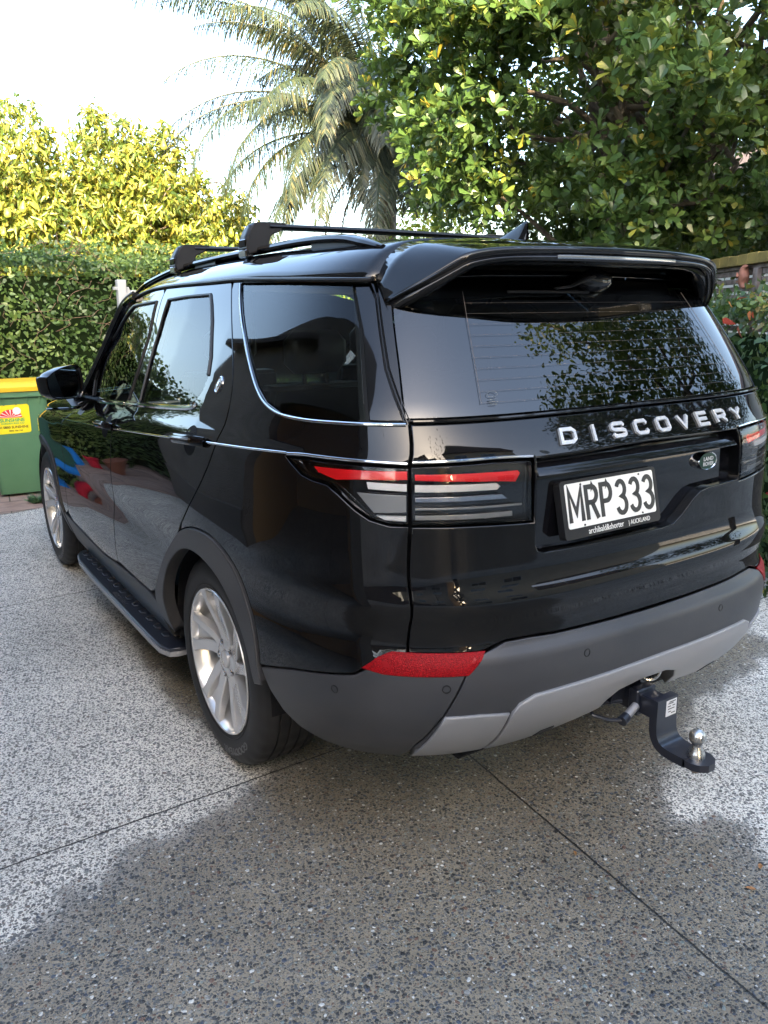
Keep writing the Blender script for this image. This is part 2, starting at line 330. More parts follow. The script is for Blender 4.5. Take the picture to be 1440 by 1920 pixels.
mb=MB(); mb.add([(-12,4.50,.004),(-1.08,4.70,.004),(-.70,4.77,.004),(6,4.95,.004),(6,9,.004),(-12,9,.004)],[(0,1,2,3,4,5)])
tag(mb.obj('paving',pav,smooth=False,fix=False),kind='structure')
soil=noisebump(mat('soil',(.06,.045,.03),.95),14,.8,.05,6,col_var=((.035,.028,.02),(.10,.08,.055),5))
mb=MB(); mb.add([(2.6,-1.6,.008),(12,-1.6,.008),(12,14,.008),(6.4,14,.008),(6.4,4.8,.008),(4.0,2.2,.008)],[(0,1,2,3,4,5)]); tag(mb.obj('garden_bed',soil,smooth=False,fix=False),kind='structure')
# ---------------------------------------------------------------- leaves
def leafmat(name,stops,rough=.38,transl=.28,tcol=(.55,.75,.12)):
    m=bpy.data.materials.new(name); m.use_nodes=True; n,l,b=nodes(m); a=n.new('ShaderNodeAttribute'); a.attribute_name='tint'
    r=rampmat(m,a.outputs['Fac'],stops); b.inputs['Roughness'].default_value=rough; b.inputs['Specular IOR Level'].default_value=.5
    t=n.new('ShaderNodeBsdfTranslucent'); mx=n.new('ShaderNodeMix'); mx.data_type='RGBA'; mx.blend_type='MIX'; mx.inputs['Factor'].default_value=.45; l.new(r.outputs[0],mx.inputs[6]); mx.inputs[7].default_value=(*[c*.5 for c in tcol],1); l.new(mx.outputs[2],t.inputs[0])
    ms=n.new('ShaderNodeMixShader'); ms.inputs[0].default_value=transl; l.new(b.outputs[0],ms.inputs[1]); l.new(t.outputs[0],ms.inputs[2]); l.new(ms.outputs[0],n['Material Output'].inputs[0])
    return m
LT={ # (verts x along, y across, z fold), quads
'lance':([(0,0,0),(.35,-.5,.10),(.35,.5,.10),(.4,0,-.02),(1,0,-.12)],[(0,1,4,3),(0,3,4,2)]),
'round':([(0,0,0),(.38,-.30,.05),(.38,.30,.05),(.55,0,-.02),(.80,-.46,.03),(.80,.46,.03),(1,0,-.10)],[(0,1,4,3),(3,4,6,5),(0,3,5,2)]),
'blade':([(0,-.5,0),(0,.5,0),(.5,-.5,-.02),(.5,.5,-.02),(1,0,-.10),(1,.02,-.10)],[(0,2,3,1),(2,4,5,3)])}
def leaves(name,pos,dr,nrm,L,W,m,parent=None,kind='lance',tint=None,droop=None):
    """pos,dr,nrm (n,3); L,W (n,)"""
    n=len(pos); T=np.array(LT[kind][0]); Fq=np.array(LT[kind][1])
    dr=dr/np.linalg.norm(dr,axis=1,keepdims=True); sd_=np.cross(nrm,dr); sd_/=np.maximum(np.linalg.norm(sd_,axis=1,keepdims=True),1e-6); up=np.cross(dr,sd_)
    V=pos[:,None,:]+dr[:,None,:]*(T[None,:,0,None]*L[:,None,None])+sd_[:,None,:]*(T[None,:,1,None]*W[:,None,None])+up[:,None,:]*(T[None,:,2,None]*L[:,None,None])
    k=len(T); Q=(Fq[None]+np.arange(n)[:,None,None]*k).reshape(-1,4)
    t=rng.random(n) if tint is None else tint
    return fastmesh(name,V.reshape(-1,3),Q,m,parent,attr={'tint':np.repeat(t,k)},smooth=False)
def rv(n): 
    v=rng.normal(size=(n,3)); return v/np.linalg.norm(v,axis=1,keepdims=True)
bark=noisebump(mat('bark',(.10,.075,.055),.9),30,.9,.02,6,col_var=((.055,.042,.032),(.17,.14,.11),8))
barkp=noisebump(mat('palm_bark',(.25,.2,.15),.9),20,.8,.02,6,col_var=((.14,.11,.08),(.36,.30,.23),9))
def limb(mb,a,b,r0,r1,wob=.12,n=7):
    a=Vector(a);b=Vector(b); P=[a.lerp(b,i/n)+Vector([random.uniform(-1,1)*wob*(b-a).length*.35*math.sin(math.pi*i/n) for _ in range(3)]) for i in range(n+1)]
    mb.tube(cr(P,2),[r0+(r1-r0)*i/(2*n) for i in range(2*n+1)],7)
def ellpts(c,r,n,shell=.45):
    v=rv(n)*(shell+(1-shell)*rng.random((n,1))**.6); return np.array(c)+v*np.array(r)
# ---------------------------------------------------------------- big broad-leaved tree over the fence
def rosettes(C0,outdir,nl,L,Wr,spread=.75):
    """whorls of leaves at twig tips"""
    n=len(C0); P=[];D=[];Nn=[];LL=[];WW=[];TT=[]
    ax=outdir/np.linalg.norm(outdir,axis=1,keepdims=True)
    t=np.cross(ax,rv(n)); t/=np.linalg.norm(t,axis=1,keepdims=True); bb=np.cross(ax,t); tb=rng.random(n)
    for k in range(nl):
        a=2*math.pi*k/nl+rng.random(n)*.7; el=spread+rng.normal(size=n)*.22
        rad=t*np.cos(a)[:,None]+bb*np.sin(a)[:,None]; d=rad*np.sin(el)[:,None]+ax*np.cos(el)[:,None]
        P.append(C0+d*.012); D.append(d); Nn.append(ax+rng.normal(size=(n,3))*.18); l_=L*(.7+.5*rng.random(n)); LL.append(l_); WW.append(l_*Wr*(.85+.3*rng.random(n))); TT.append(np.clip(tb*.7+rng.random(n)*.35,0,1))
    return np.concatenate(P),np.concatenate(D),np.concatenate(Nn),np.concatenate(LL),np.concatenate(WW),np.concatenate(TT)
puka=leafmat('broad_leaf',[(0,(.022,.050,.018)),(.35,(.042,.090,.026)),(.65,(.072,.135,.036)),(.9,(.16,.22,.045)),(.985,(.36,.28,.04))],.33,.30,(.65,.8,.12))
def bigtree(name,cen,rad,n,L,label,trunk,seed,cat='tree',group=None,nl=7,cut=None,m=puka,ncl=70,crad=.5):
    global rng; rng=np.random.default_rng(seed); random.seed(seed)
    T=empty(name,(0,0,0),label=label,cat=cat,group=group)
    cc=ellpts(cen,rad,ncl,.55); 
    P=[]
    for c in cc: 
        k=max(4,int(n/ncl)); P.append(np.array(c)+rv(k)*crad*np.array([1,1,.75])*(rng.random((k,1))**.4))
    P=np.concatenate(P)
    if cut is not None: P=P[cut(P)]
    out=(P-np.array(cen))/np.array(rad); out/=np.linalg.norm(out,axis=1,keepdims=True); out=out*.7+np.array([0,0,.65])+rng.normal(size=out.shape)*.45
    a=rosettes(P,out,nl,L,.46)
    leaves('crown',a[0],a[1],a[2],a[3],a[4],m,T,'round',a[5])
    mb=MB(); base=Vector(trunk); 
    stems=[base+Vector((random.uniform(-.35,.35),random.uniform(-.35,.35),0)) for _ in range(3)]
    for st in stems:
        top=Vector(cen)+Vector([random.uniform(-.5,.5)*rad[i]*.6 for i in range(3)]); top.z=cen[2]-.2*rad[2]
        limb(mb,st,top,.12,.07,.25)
        for c in cc[rng.choice(len(cc),min(14,len(cc)),replace=False)]: limb(mb,st.lerp(top,random.uniform(.45,1)),c,.045,.012,.3)
    mb.obj('trunk',bark,T,sharp=80); return T
# ---------------------------------------------------------------- hedges
def hedge(name,x0,x1,y0,y1,h,n,L,m,label,rot=0,loc=(0,0,0),berries=0,top=True,core=(.012,.022,.008),flowers=None,lump=.10):
    T=empty(name,loc,rot,label=label,cat='hedge')
    mb=MB(); nxx=max(2,int((x1-x0)/.3)); 
    mb.box((x0+.22,y0+.22,0),(x1-.22,y1-.2,h-.25)); mb.obj('hedge_core',mat(name+'_core',core,1,spec=.05),T,smooth=False)
    A=[(x1-x0)*h,(x1-x0)*h*.35,(x1-x0)*(y1-y0)*1.3,(y1-y0)*h,(y1-y0)*h]; s=sum(A); P=[];O=[]
    for i,a in enumerate(A):
        k=int(n*a/s); u=rng.random(k);v=rng.random(k)*(1.05 if i<2 else 1); d=-rng.random(k)**1.6*.24+np.maximum(0,v-.93)*-.9
        lum=lump*(np.sin(u*(x1-x0)*2.3+i)+np.sin(u*(x1-x0)*5.9+2*i)*.6+np.sin(v*7+u*5))*.5
        if i==0: P.append(np.stack([x0+u*(x1-x0),y0-d*1-lum*.6,v*h],1)); O.append(np.tile([0,-1,.25],(k,1)))
        if i==1: P.append(np.stack([x0+u*(x1-x0),y1+d,v*h],1)); O.append(np.tile([0,1,.2],(k,1)))
        if i==2: P.append(np.stack([x0+u*(x1-x0),y0+v*(y1-y0),h+d*.4+lum*.9-.03],1)); O.append(np.tile([0,-.2,1],(k,1)))
        if i==3: P.append(np.stack([x0-d,y0+u*(y1-y0),v*h],1)); O.append(np.tile([-1,0,.2],(k,1)))
        if i==4: P.append(np.stack([x1+d,y0+u*(y1-y0),v*h],1)); O.append(np.tile([1,0,.2],(k,1)))
    P=np.concatenate(P);O=np.concatenate(O).astype(float); k=len(P)
    nr=O+rng.normal(size=(k,3))*.55; dr=np.cross(nr,rv(k))+np.array([0,0,-.15]); l_=L*(.6+.7*rng.random(k))
    # leaves gather in patches of shoots
    tint=np.clip(.5+.32*np.sin(P[:,0]*3.1+P[:,2]*2.3)+rng.normal(size=k)*.24,0,1)
    leaves('hedge_leaves',P,dr,nr,l_,l_*.62,m,T,'round',tint)
    if berries:
        k=berries; u=rng.random(k); v=1-rng.random(k)**1.5; P=np.stack([x0+u*(x1-x0),y0-.02+rng.random(k)*.1,v*h*1.02],1)
        l_=.03+.035*rng.random(k); nr=np.tile([0,-1,.4],(k,1))+rng.normal(size=(k,3))*.6
        leaves('red_shoots',P,rv(k)+np.array([0,-.3,.8]),nr,l_*1.5,l_*.7,flowers,T,'round')['kind']='stuff'
    return T
hl=leafmat('hedge_leaf',[(0,(.035,.075,.020)),(.35,(.065,.125,.030)),(.75,(.11,.19,.042)),(1,(.20,.28,.07))],.42,.22)
HL=hedge('boundary_hedge',-6,3.6,6.25,7.35,2.30,46000,.054,hl,'tall clipped ivy-like hedge behind the green wheelie bin')
twm=noisebump(mat('dry_twig',(.20,.13,.085),.9),40,.5,.004)
mb=MB()
for k in range(110):
    x=random.uniform(-1.4,3.2); z=min(2.25,max(.5,random.gauss(1.75,.35))); p=Vector((x,6.16,z)); P=[p]
    dx,dz=random.uniform(-.09,.09),random.uniform(-.05,.09)
    for i in range(4): p=p+Vector((dx+random.uniform(-.04,.04),random.uniform(-.015,.02),dz+random.uniform(-.05,.03))); P.append(p)
    mb.tube(cr(P,3),.0022,4)
mb.obj('bare_twigs',twm,HL)['kind']='stuff'
# ---------------------------------------------------------------- avocado tree in the sun
avl=leafmat('avocado_leaf',[(0,(.025,.055,.012)),(.3,(.075,.12,.02)),(.55,(.15,.19,.03)),(.8,(.26,.26,.045)),(1,(.36,.32,.08))],.40,.34,(.85,.85,.1))
AT=empty('avocado_tree',(0,0,0),label='sunlit yellow-green avocado tree hung with fruit, behind the tall hedge at left',cat='tree')
blobs=[((-.7,9.4,2.9),(1.1,1.0,1.1)),((.22,9.3,3.35),(.66,.8,1.0)),((.75,9.3,2.75),(1.0,1.1,1.1)),((1.35,9.2,3.45),(.62,.8,1.02)),((2.0,9.3,3.35),(.68,.8,.93)),((1.7,9.1,2.6),(1.2,1.1,1.05)),((2.75,9.3,2.75),(.88,.9,.85)),((2.5,9.2,2.2),(1.1,.9,.8)),((.3,9.2,2.1),(1.4,.9,.7))]
P=[]
for c,r in blobs:
    vol=r[0]*r[2]; k=int(470*vol+90); cl=ellpts(c,r,k,.35); P.append(cl)
cl=np.concatenate(P); k=9
P=np.repeat(cl,k,0)+rng.normal(size=(len(cl)*k,3))*.045; D=rv(len(P))*.8+np.array([0,-.15,-.55]); l_=.085+.075*rng.random(len(P))
leaves('crown',P,D,rv(len(P))*.8+np.array([.1,-.5,.7]),l_,l_*.34,avl,AT,'lance')
mb=MB()
for i in range(26):
    c=cl[rng.integers(len(cl))]; limb(mb,(1.1+random.uniform(-.5,.5),9.5,1.0+random.random()),c,.035,.010,.3)
limb(mb,(1.2,9.5,0),(1.1,9.5,2.4),.16,.09); mb.obj('trunk',bark,AT,sharp=80)
fr=mat('avocado_skin',(.26,.30,.04),.45); mb=MB(); mb.lathe([(.0001,.075),(.009,.073),(.016,.062),(.020,.045),(.030,.020),(.036,-.005),(.034,-.028),(.022,-.044),(.0001,-.050)],(0,0,0),'z',10); mb.tube([(0,0,.073),(.005,0,.12)],.003,4)
A0=mb.obj('avocado',fr,AT); fr_pos=cl[cl[:,1]<9.0]; sel=fr_pos[rng.choice(len(fr_pos),64,replace=False)]
for i,p in enumerate(sel):
    a=A0 if i==0 else A0.copy()
    if i: C.objects.link(a)
    a.parent=AT; a.location=(p[0],p[1]-.22,p[2]-.08); a.rotation_euler=(random.uniform(-.2,.2),random.uniform(-.2,.2),random.random()*6); a.scale=[random.uniform(.9,1.25)]*3
# ---------------------------------------------------------------- palm
pl1=leafmat('palm_leaflet',[(0,(.014,.024,.014)),(.5,(.025,.040,.020)),(.85,(.045,.060,.026)),(1,(.12,.10,.035))],.5,.08,(.3,.4,.12))  # leaflet colours darkened to stand in for shade on the palm
pld=leafmat('dead_frond',[(0,(.16,.10,.06)),(1,(.34,.24,.16))],.8,.15,(.5,.3,.1))
PT=empty('palm_tree',(0,0,0),label='feathery palm tree with arching grey-green fronds above the hedge',cat='tree')
pb=Vector((5.0,7.8,3.95)); mb=MB(); mb.tube(cr([(5.05,7.9,0),(5.0,7.85,1.2),(4.95,7.8,2.4),pb],5),[.15-.002*i for i in range(16)],14); mb.obj('trunk',barkp,PT,sharp=80)
def frond(az,el,Lf,droop,m,name='frond',nl=140,ll=.58,base=None,w=.014,side=.85):
    b0=Vector(base or pb); d=Vector((math.cos(az)*math.cos(el),math.sin(az)*math.cos(el),math.sin(el))); p=b0.copy(); R_=[p.copy()]; k=16; hor=Vector((math.cos(az),math.sin(az),0)); ang=el
    for i in range(k):
        ang-=droop/k*(.4+1.2*i/k); p=p+(hor*math.cos(ang)+Vector((0,0,math.sin(ang))))*(Lf/k); R_.append(p.copy())
    mb=MB(); mb.tube(R_,[.022*(1-.85*i/k)+.002 for i in range(k+1)],5); fo=mb.obj(name,m if m is pld else pl1,PT)
    a=fo.data.attributes.new('tint','FLOAT','POINT'); a.data.foreach_set('value',[.6]*len(fo.data.vertices))
    P=[];D=[];Nn=[];LL=[]
    sidev=Vector((-hor.y,hor.x,0))
    for i in range(nl):
        t=.12+.88*i/nl; f=t*k; j=min(int(f),k-1); q=R_[j].lerp(R_[j+1],f-j); tg=(R_[j+1]-R_[j]).normalized(); upv=sidev.cross(tg)
        if upv.z<0: upv=-upv
        for s in (-1,1):
            dd=tg*.55+sidev*s*side+upv*random.uniform(-.1,.3)+Vector((0,0,-.42-random.random()*.3)); P.append(q); D.append(dd); Nn.append(upv+sidev*random.uniform(-.3,.3)); LL.append(ll*(.35+.65*math.sin(math.pi*min(1,t*.9+.12)))*random.uniform(.8,1.1))
    P=np.array([tuple(x) for x in P]);D=np.array([tuple(x) for x in D]);Nn=np.array([tuple(x) for x in Nn]);LL=np.array(LL)
    # two joined lengths so that each leaflet hangs
    Dn=D/np.linalg.norm(D,axis=1,keepdims=True); mid=P+Dn*LL[:,None]*.5; D2=Dn+np.array([0,0,-.8])
    PP=np.concatenate([P,mid]);DD=np.concatenate([Dn,D2]);NN=np.concatenate([Nn,Nn]);L2=np.concatenate([LL*.55,LL*.62]); WW=np.concatenate([np.full(len(LL),w),np.full(len(LL),w*.9)])
    leaves('leaflets',PP,DD,NN,L2,WW,m,fo,'blade')
for az,el,Lf,dr in ((172,46,3.7,1.6),(160,34,3.6,1.6),(180,34,3.6,1.9),(186,14,3.0,1.6),(170,70,4.2,1.0),(162,66,4.4,1.2),(150,72,4.3,.9),(200,0,3.2,1.3),(215,15,3.0,1.8),(155,85,4.2,.9),(120,75,4.0,1.0),(90,85,4.2,.8),(178,80,4.0,1.0),(232,-5,2.8,1.2),(250,15,2.8,1.8),(140,60,4.2,1.2),(168,58,4.2,1.45),(190,28,3.4,1.9),(205,22,3.0,1.9),(150,40,3.8,1.7),(218,45,3.0,2.2),(185,62,3.2,1.5),(150,62,3.4,1.35),(140,78,3.0,1.1),(200,40,3.0,1.7),(178,15,2.9,1.3),(215,55,2.6,1.9),(235,35,2.4,1.9),(255,60,2.3,2.1),(110,60,3.2,1.4),(80,70,2.8,1.3),(40,50,2.6,1.5),(320,50,2.4,1.9),(195,5,2.6,1.5),(225,10,2.3,1.6),(165,75,3.6,1.2),(280,35,2.2,2.0),(245,5,2.2,1.5),(205,75,2.9,1.9)):
    frond(R(az),R(el),Lf,dr,pl1)
for az,el,Lf in ((190,-20,1.9),(175,-35,1.7),(215,-40,1.5)): frond(R(az),R(el),Lf,1.1,pld,'dead_frond',40,.35,side=.5)
# ---------------------------------------------------------------- big tree, trees behind, sunny shrub
def cutb(P): return P[:,2]>2.0+.12*np.sin(P[:,0]*3)
bigtree('broadleaf_tree',(5.40,3.3,4.5),(3.0,2.5,3.0),21000,.105,'large-leaved evergreen tree overhanging the slatted fence, its upper clumps in sun',(5.3,3.8,0),11,cut=cutb,ncl=330,crad=.47)
shr=leafmat('sunny_shrub_leaf',[(0,(.12,.20,.02)),(.5,(.26,.32,.03)),(1,(.42,.42,.05))],.4,.35,(.9,.9,.1))
def shrub(name,cen,rad,n,L,m,label,kind='lance',cat='shrub',wr=.3):
    T=empty(name,(0,0,0),label=label,cat=cat); P=ellpts(cen,rad,n,.3); k=n; l_=L*(.6+.7*rng.random(k)); leaves('foliage',P,rv(k)+np.array([0,-.2,.0]),rv(k)+np.array([0,-.5,.8]),l_,l_*wr,m,T,kind)
    mb=MB(); 
    for i in range(9): limb(mb,(cen[0]+random.uniform(-.2,.2),cen[1],0),P[rng.integers(n)],.03,.008,.3)
    mb.obj('stems',bark,T); return T
shrub('sunlit_bush',(6.9,9.4,2.6),(.9,.8,1.9),2600,.16,shr,'bright yellow-green bush between the palm trunk and the broad-leaved tree')
shrub('low_bush',(3.9,6.4,2.0),(1.2,.7,.62),2600,.10,leafmat('fresh_leaf',[(0,(.06,.15,.02)),(.6,(.14,.27,.03)),(1,(.30,.36,.05))],.4,.3),'fresh green bush seen over the car roof below the palm',wr=.45)
# tree mirrored in the rear window, then two unseen ones added to shape light
dk=leafmat('oak_leaf',[(0,(.02,.045,.012)),(.5,(.045,.085,.02)),(1,(.12,.15,.03))],.5,.25)
def unseen_tree(name,cen,rad,n,L,label,trunk,seed): 
    global rng; rng=np.random.default_rng(seed); random.seed(seed); T=empty(name,(0,0,0),label=label,cat='tree'); cc=ellpts(cen,rad,60,.4); k=n//60
    P=np.concatenate([np.array(c)+rv(k)*.75*(rng.random((k,1))**.45) for c in cc]); l_=L*(.6+.7*rng.random(len(P)))
    leaves('crown',P,rv(len(P)),rv(len(P))+np.array([0,0,.5]),l_,l_*.55,dk,T,'round'); mb=MB()
    limb(mb,trunk,cen,.22,.12,.1)
    for c in cc[:22]: limb(mb,Vector(trunk).lerp(Vector(cen),random.uniform(.5,1)),c,.05,.014,.3)
    mb.obj('trunk',bark,T,sharp=80)
unseen_tree('yard_tree',(6.4,-3.7,4.9),(2.7,2.2,2.55),17000,.12,'tall dark tree behind the photographer, mirrored in the rear window',(6.9,-3.8,0),21)
unseen_tree('skyblock_tree',(-9.0,-5.5,3.4),(1.9,2.9,2.4),9000,.11,'unseen broad tree added left of the photographer to hide bright horizon sky from the paintwork',(-9.2,-5.5,0),31)  # added to keep bright low sky out of the car's reflections
unseen_tree('dapple_tree',(-2.1,-9.0,5.6),(1.5,1.3,2.0),900,.12,'unseen small tree added in the gap between the two houses to dapple the sun',(-2.2,-9.1,0),22)  # added out of view to break up the sun coming through the gap
# ---------------------------------------------------------------- houses (behind and to the left of the photographer)
stucco=noisebump(mat('stucco_taupe',(.26,.22,.185),.9),55,1.0,.02,5,col_var=((.28,.24,.20),(.38,.33,.28),2))
smooths=noisebump(mat('render_band',(.23,.20,.175),.8),20,.2,.004)
cream=noisebump(mat('cream_render',(.50,.40,.29),.85),30,.6,.01,4,col_var=((.44,.35,.25),(.54,.44,.33),1.5))
tiles=noisebump(mat('roof_tile',(.10,.075,.065),.8),18,.8,.02); frm=mat('window_frame',(.55,.56,.56),.4); winp=mat('house_glass',(.02,.03,.035),.03,spec=1.0,coat=1); warmlit=mat('garage_wall_warmlit',(.72,.42,.18),.8)  # garage lining: bright orange stands in for warm light inside
GH=empty('garage_house',(0,0,0),label='taupe stuccoed house with an open garage along the left of the driveway',cat='house')
mb=MB(); xw=-2.50
for (y0,y1,z0,z1) in ((-1.25,-1.0,0,2.5),(1.9,5.1,0,2.5),(-1.25,5.1,2.35,3.05)): mb.box((xw-.25,y0+(.002 if z0>0 else 0),z0),(xw-(.004 if z0>0 else 0),y1-(.002 if z0>0 else 0),z1))
mb.prism([(-1.25,3.05),(5.1,3.05),(1.0,3.62),(-1.0,4.3),(-1.25,4.3)],xw-.25,xw-.01,lambda a,b,h:(h,a,b)); mb.box((-9,4.86,0),(xw-.25,5.1,3.05)); mb.box((-9,-1.25,0),(xw-.25,-1.21,4.3)); mb.box((-9.2,-1.25,0),(-9,5.1,3.05)); mb.obj('wall',stucco,GH,smooth=False)
mb=MB(); mb.box((xw-.02,1.9,0),(xw+.03,5.1,.45)); mb.box((xw-.02,-1.06,2.20),(xw+.04,1.96,2.36)); mb.obj('render_band',smooths,GH,smooth=False)
mb=MB(); mb.box((-5.4,-1.2,0),(-5.2,2.1,2.4)); mb.box((-5.2,-1.2,0),(xw-.25,-1.0,2.4)); mb.box((-5.2,1.9,0),(xw-.25,2.1,2.4)); mb.box((-5.2,-1.0,2.4),(xw-.25,1.9,2.5)); mb.obj('garage_lining',warmlit,GH,smooth=False)
mb=MB(); mb.prism([(xw-.4,3.06),(xw+.12,3.0),(xw+.12,3.08),(xw-.4,3.16)],1.4,5.3,lambda a,b,h:(a,h,b)); mb.obj('eave',tiles,GH,smooth=False)
def house(name,label,wallm,boxes,roofs,wins,fy):
    H=empty(name,(0,0,0),label=label,cat='house')
    mb=MB()
    for a,b in boxes: mb.box(a,b)
    mb.obj('wall',wallm,H,smooth=False); mb=MB()
    for pr,y0,y1 in roofs: mb.prism(pr,y0,y1,lambda a,b,h:(a,h,b))
    mb.obj('roof',tiles,H,smooth=False)
    for x0,z0,x1,z1 in wins:
        mb=MB(); mb.box((x0-.07,fy,z0-.07),(x1+.07,fy+.06,z1+.07)); wf=mb.obj('window',frm,H,smooth=False); mb=MB(); mb.box((x0,fy+.06,z0),((x0+x1)/2-.03,fy+.075,z1)); mb.box(((x0+x1)/2+.03,fy+.06,z0),(x1,fy+.075,z1)); mb.obj('pane',winp,wf,smooth=False)
    return H
house('shade_house','unseen taupe house behind the photographer, sized to shade the yard, left of the gap',stucco,[((-14,-17,0),(-5.9,-12,9.9)),((-5.897,-17,0),(-3.95,-12.2,9.1))],[([(-14.3,9.9),(-5.7,9.9),(-5.7,10.1),(-14.3,10.1)],-17.3,-11.8)],((-6.2,1,-4.9,2.3),(-6.2,4,-4.9,5.3),(-9.5,4,-8.2,5.3),(-6.2,6.8,-4.9,8.1)),-12)  # out of view; stepped height set to shade the yard up to the hedge top
RH=house('rear_house','cream house with a satellite dish on its lower wing, behind the photographer',cream,[((-2.35,-17,0),(6,-12,9.2)),((6.003,-17,0),(14,-12.6,6.6))],[([(-2.6,9.2),(6.2,9.2),(5.2,9.9),(-1.6,9.9)],-17.3,-11.7),([(6.21,6.6),(14.3,6.6),(13,8.0),(6.21,8.0)],-17.3,-12.3)],((-.9,1,.6,2.3),(-.9,4.2,.6,5.4),(2.4,4.2,3.9,5.4),(2.4,1,3.9,2.4),(-.9,7.4,.6,8.6),(2.4,7.4,3.9,8.6)),-12)  # mirrored house; main block height and gap edge set to block the sun
mb=MB(); mb.lathe([(.0001,-.06),(.2,-.045),(.38,0),(.39,.01)],(9.0,-12.2,8.9),'y',20); mb.tube([(9.0,-12.3,7.4),(9.0,-12.3,8.9)],.03,6); mb.obj('satellite_dish',frm,RH)
PH=empty('pale_house',(0,0,0),label='pale weatherboard house glimpsed behind the slatted fence',cat='house')
mb=MB(); mb.box((9.2,-1.5,0),(14,8,3.3)); mb.obj('wall',mat('pale_board',(.75,.77,.76),.6),PH,smooth=False); mb=MB(); mb.prism([(8.9,3.3),(14.3,3.3),(11.6,4.4)],-1.8,8.3,lambda a,b,h:(a,h,b)); mb.obj('roof',tiles,PH,smooth=False)
# ---------------------------------------------------------------- slatted fence with timber capping
wood=noisebump(mat('weathered_slat',(.20,.155,.14),.85),25,.6,.004,6,col_var=((.07,.052,.045),(.25,.20,.18),12)); woodc=noisebump(mat('mossy_capping',(.20,.15,.035),.75),20,.5,.004,5,col_var=((.13,.10,.03),(.30,.22,.06),6))
BF=empty('skyblock_fence',(-7.2,-11.8,0),R(90),label='unseen brown board fence added left of the photographer to hide bright horizon sky from the paintwork',cat='fence')  # added out of view so the paint does not mirror bright horizon sky
mb=MB()
for i in range(70): mb.box((i*.15,-.012+.004*(i%2),.05),(i*.15+.143,.012+.004*(i%2),1.80+.01*math.sin(i*1.7)),.002)
mb.obj('boards',wood,BF,smooth=False); mb=MB(); mb.box((0,.02,.4),(10.5,.06,.49)); mb.box((0,.02,1.4),(10.5,.06,1.49)); mb.obj('rails',wood,BF,smooth=False)
A=Vector((3.42,.24,0)); B=Vector((5.9,4.1,0)); fd=(B-A).normalized(); fa=math.atan2(fd.y,fd.x)
FE=empty('slatted_fence',B,fa+math.pi,label='weathered slatted timber fence with a mossy capping above the berry hedge',cat='fence'); LF=(B-A).length
mb=MB()
for k in range(18): mb.box((0,-.012,1.92-k*.062-.040),(LF,.012,1.92-k*.062),.003)
mb.obj('slats',wood,FE,smooth=False)
for i in range(5): 
    mb=MB(); mb.box((.62+i*.95,-.050,.0),(.70+i*.95,-.014,1.925),.003); mb.obj('post',wood,FE,smooth=False)
mb=MB(); mb.box((0,-.03,1.925),(LF,.03,1.955),.003); mb.obj('top_rail',wood,FE,smooth=False)
for i in range(int(LF/.17)):
    mb=MB(); mb.box((i*.17+.003,-.07,1.957),(i*.17+.165,.07,2.035+.003*(i%3)),.004); mb.obj('capping_block',woodc,FE,smooth=False)
berr=leafmat('red_shoot',[(0,(.30,.03,.03)),(.5,(.42,.10,.05)),(1,(.50,.28,.05))],.4,.25,(.9,.3,.1))
hr=leafmat('photinia_leaf',[(0,(.02,.05,.018)),(.45,(.05,.10,.028)),(.8,(.12,.17,.04)),(1,(.26,.20,.06))],.35,.22)
hedge('berry_hedge',0,LF+1.1,-.75,-.12,1.70,15000,.058,hr,'clipped hedge with red shoots in front of the slatted fence',rot=fa+math.pi,loc=B,berries=130,flowers=berr,lump=.06)
# terracotta crescent moon hung on the fence
tm=noisebump(mat('terracotta',(.26,.11,.075),.75),30,.3,.003)
def fpt(px_t,z,o): return A+fd*px_t+Vector((-fd.y,fd.x,0))*o+Vector((0,0,z))
MO=[]; mb=MB(); rows=[]; ms=.70
for i in range(17):
    t=i/16; a=R(100-200*t); cx,cz=.0,.0; ro=.105; wid=.052*math.sin(math.pi*t)**.8+.004; th=.035*math.sin(math.pi*t)**.7+.004
    c0=(math.cos(a)*(ro-wid),math.sin(a)*ro*1.05)
    rows.append([(c0[0]+math.cos(a)*wid*math.cos(q),c0[1]+math.sin(a)*wid*math.cos(q),th*math.sin(q)) for q in [2*math.pi*j/12 for j in range(13)]])
tt=1.18; mb.grid([[tuple(fpt(tt+x_*ms*1.35,1.865+z_*ms,.07+o_)) for x_,z_,o_ in r] for r in rows]); mn=mb.obj('moon_ornament',tm); tag(mn,'terracotta crescent moon face hung on the slatted fence','ornament')
mb=MB(); mb.tube([fpt(tt+.035,1.895,.13),fpt(tt+.01,1.865,.135),fpt(tt+.03,1.855,.13)],[.006,.011,.006],8); mb.tube([fpt(tt+.025,1.83,.125),fpt(tt+.045,1.825,.128)],.005,6); mb.obj('face',tm,mn)
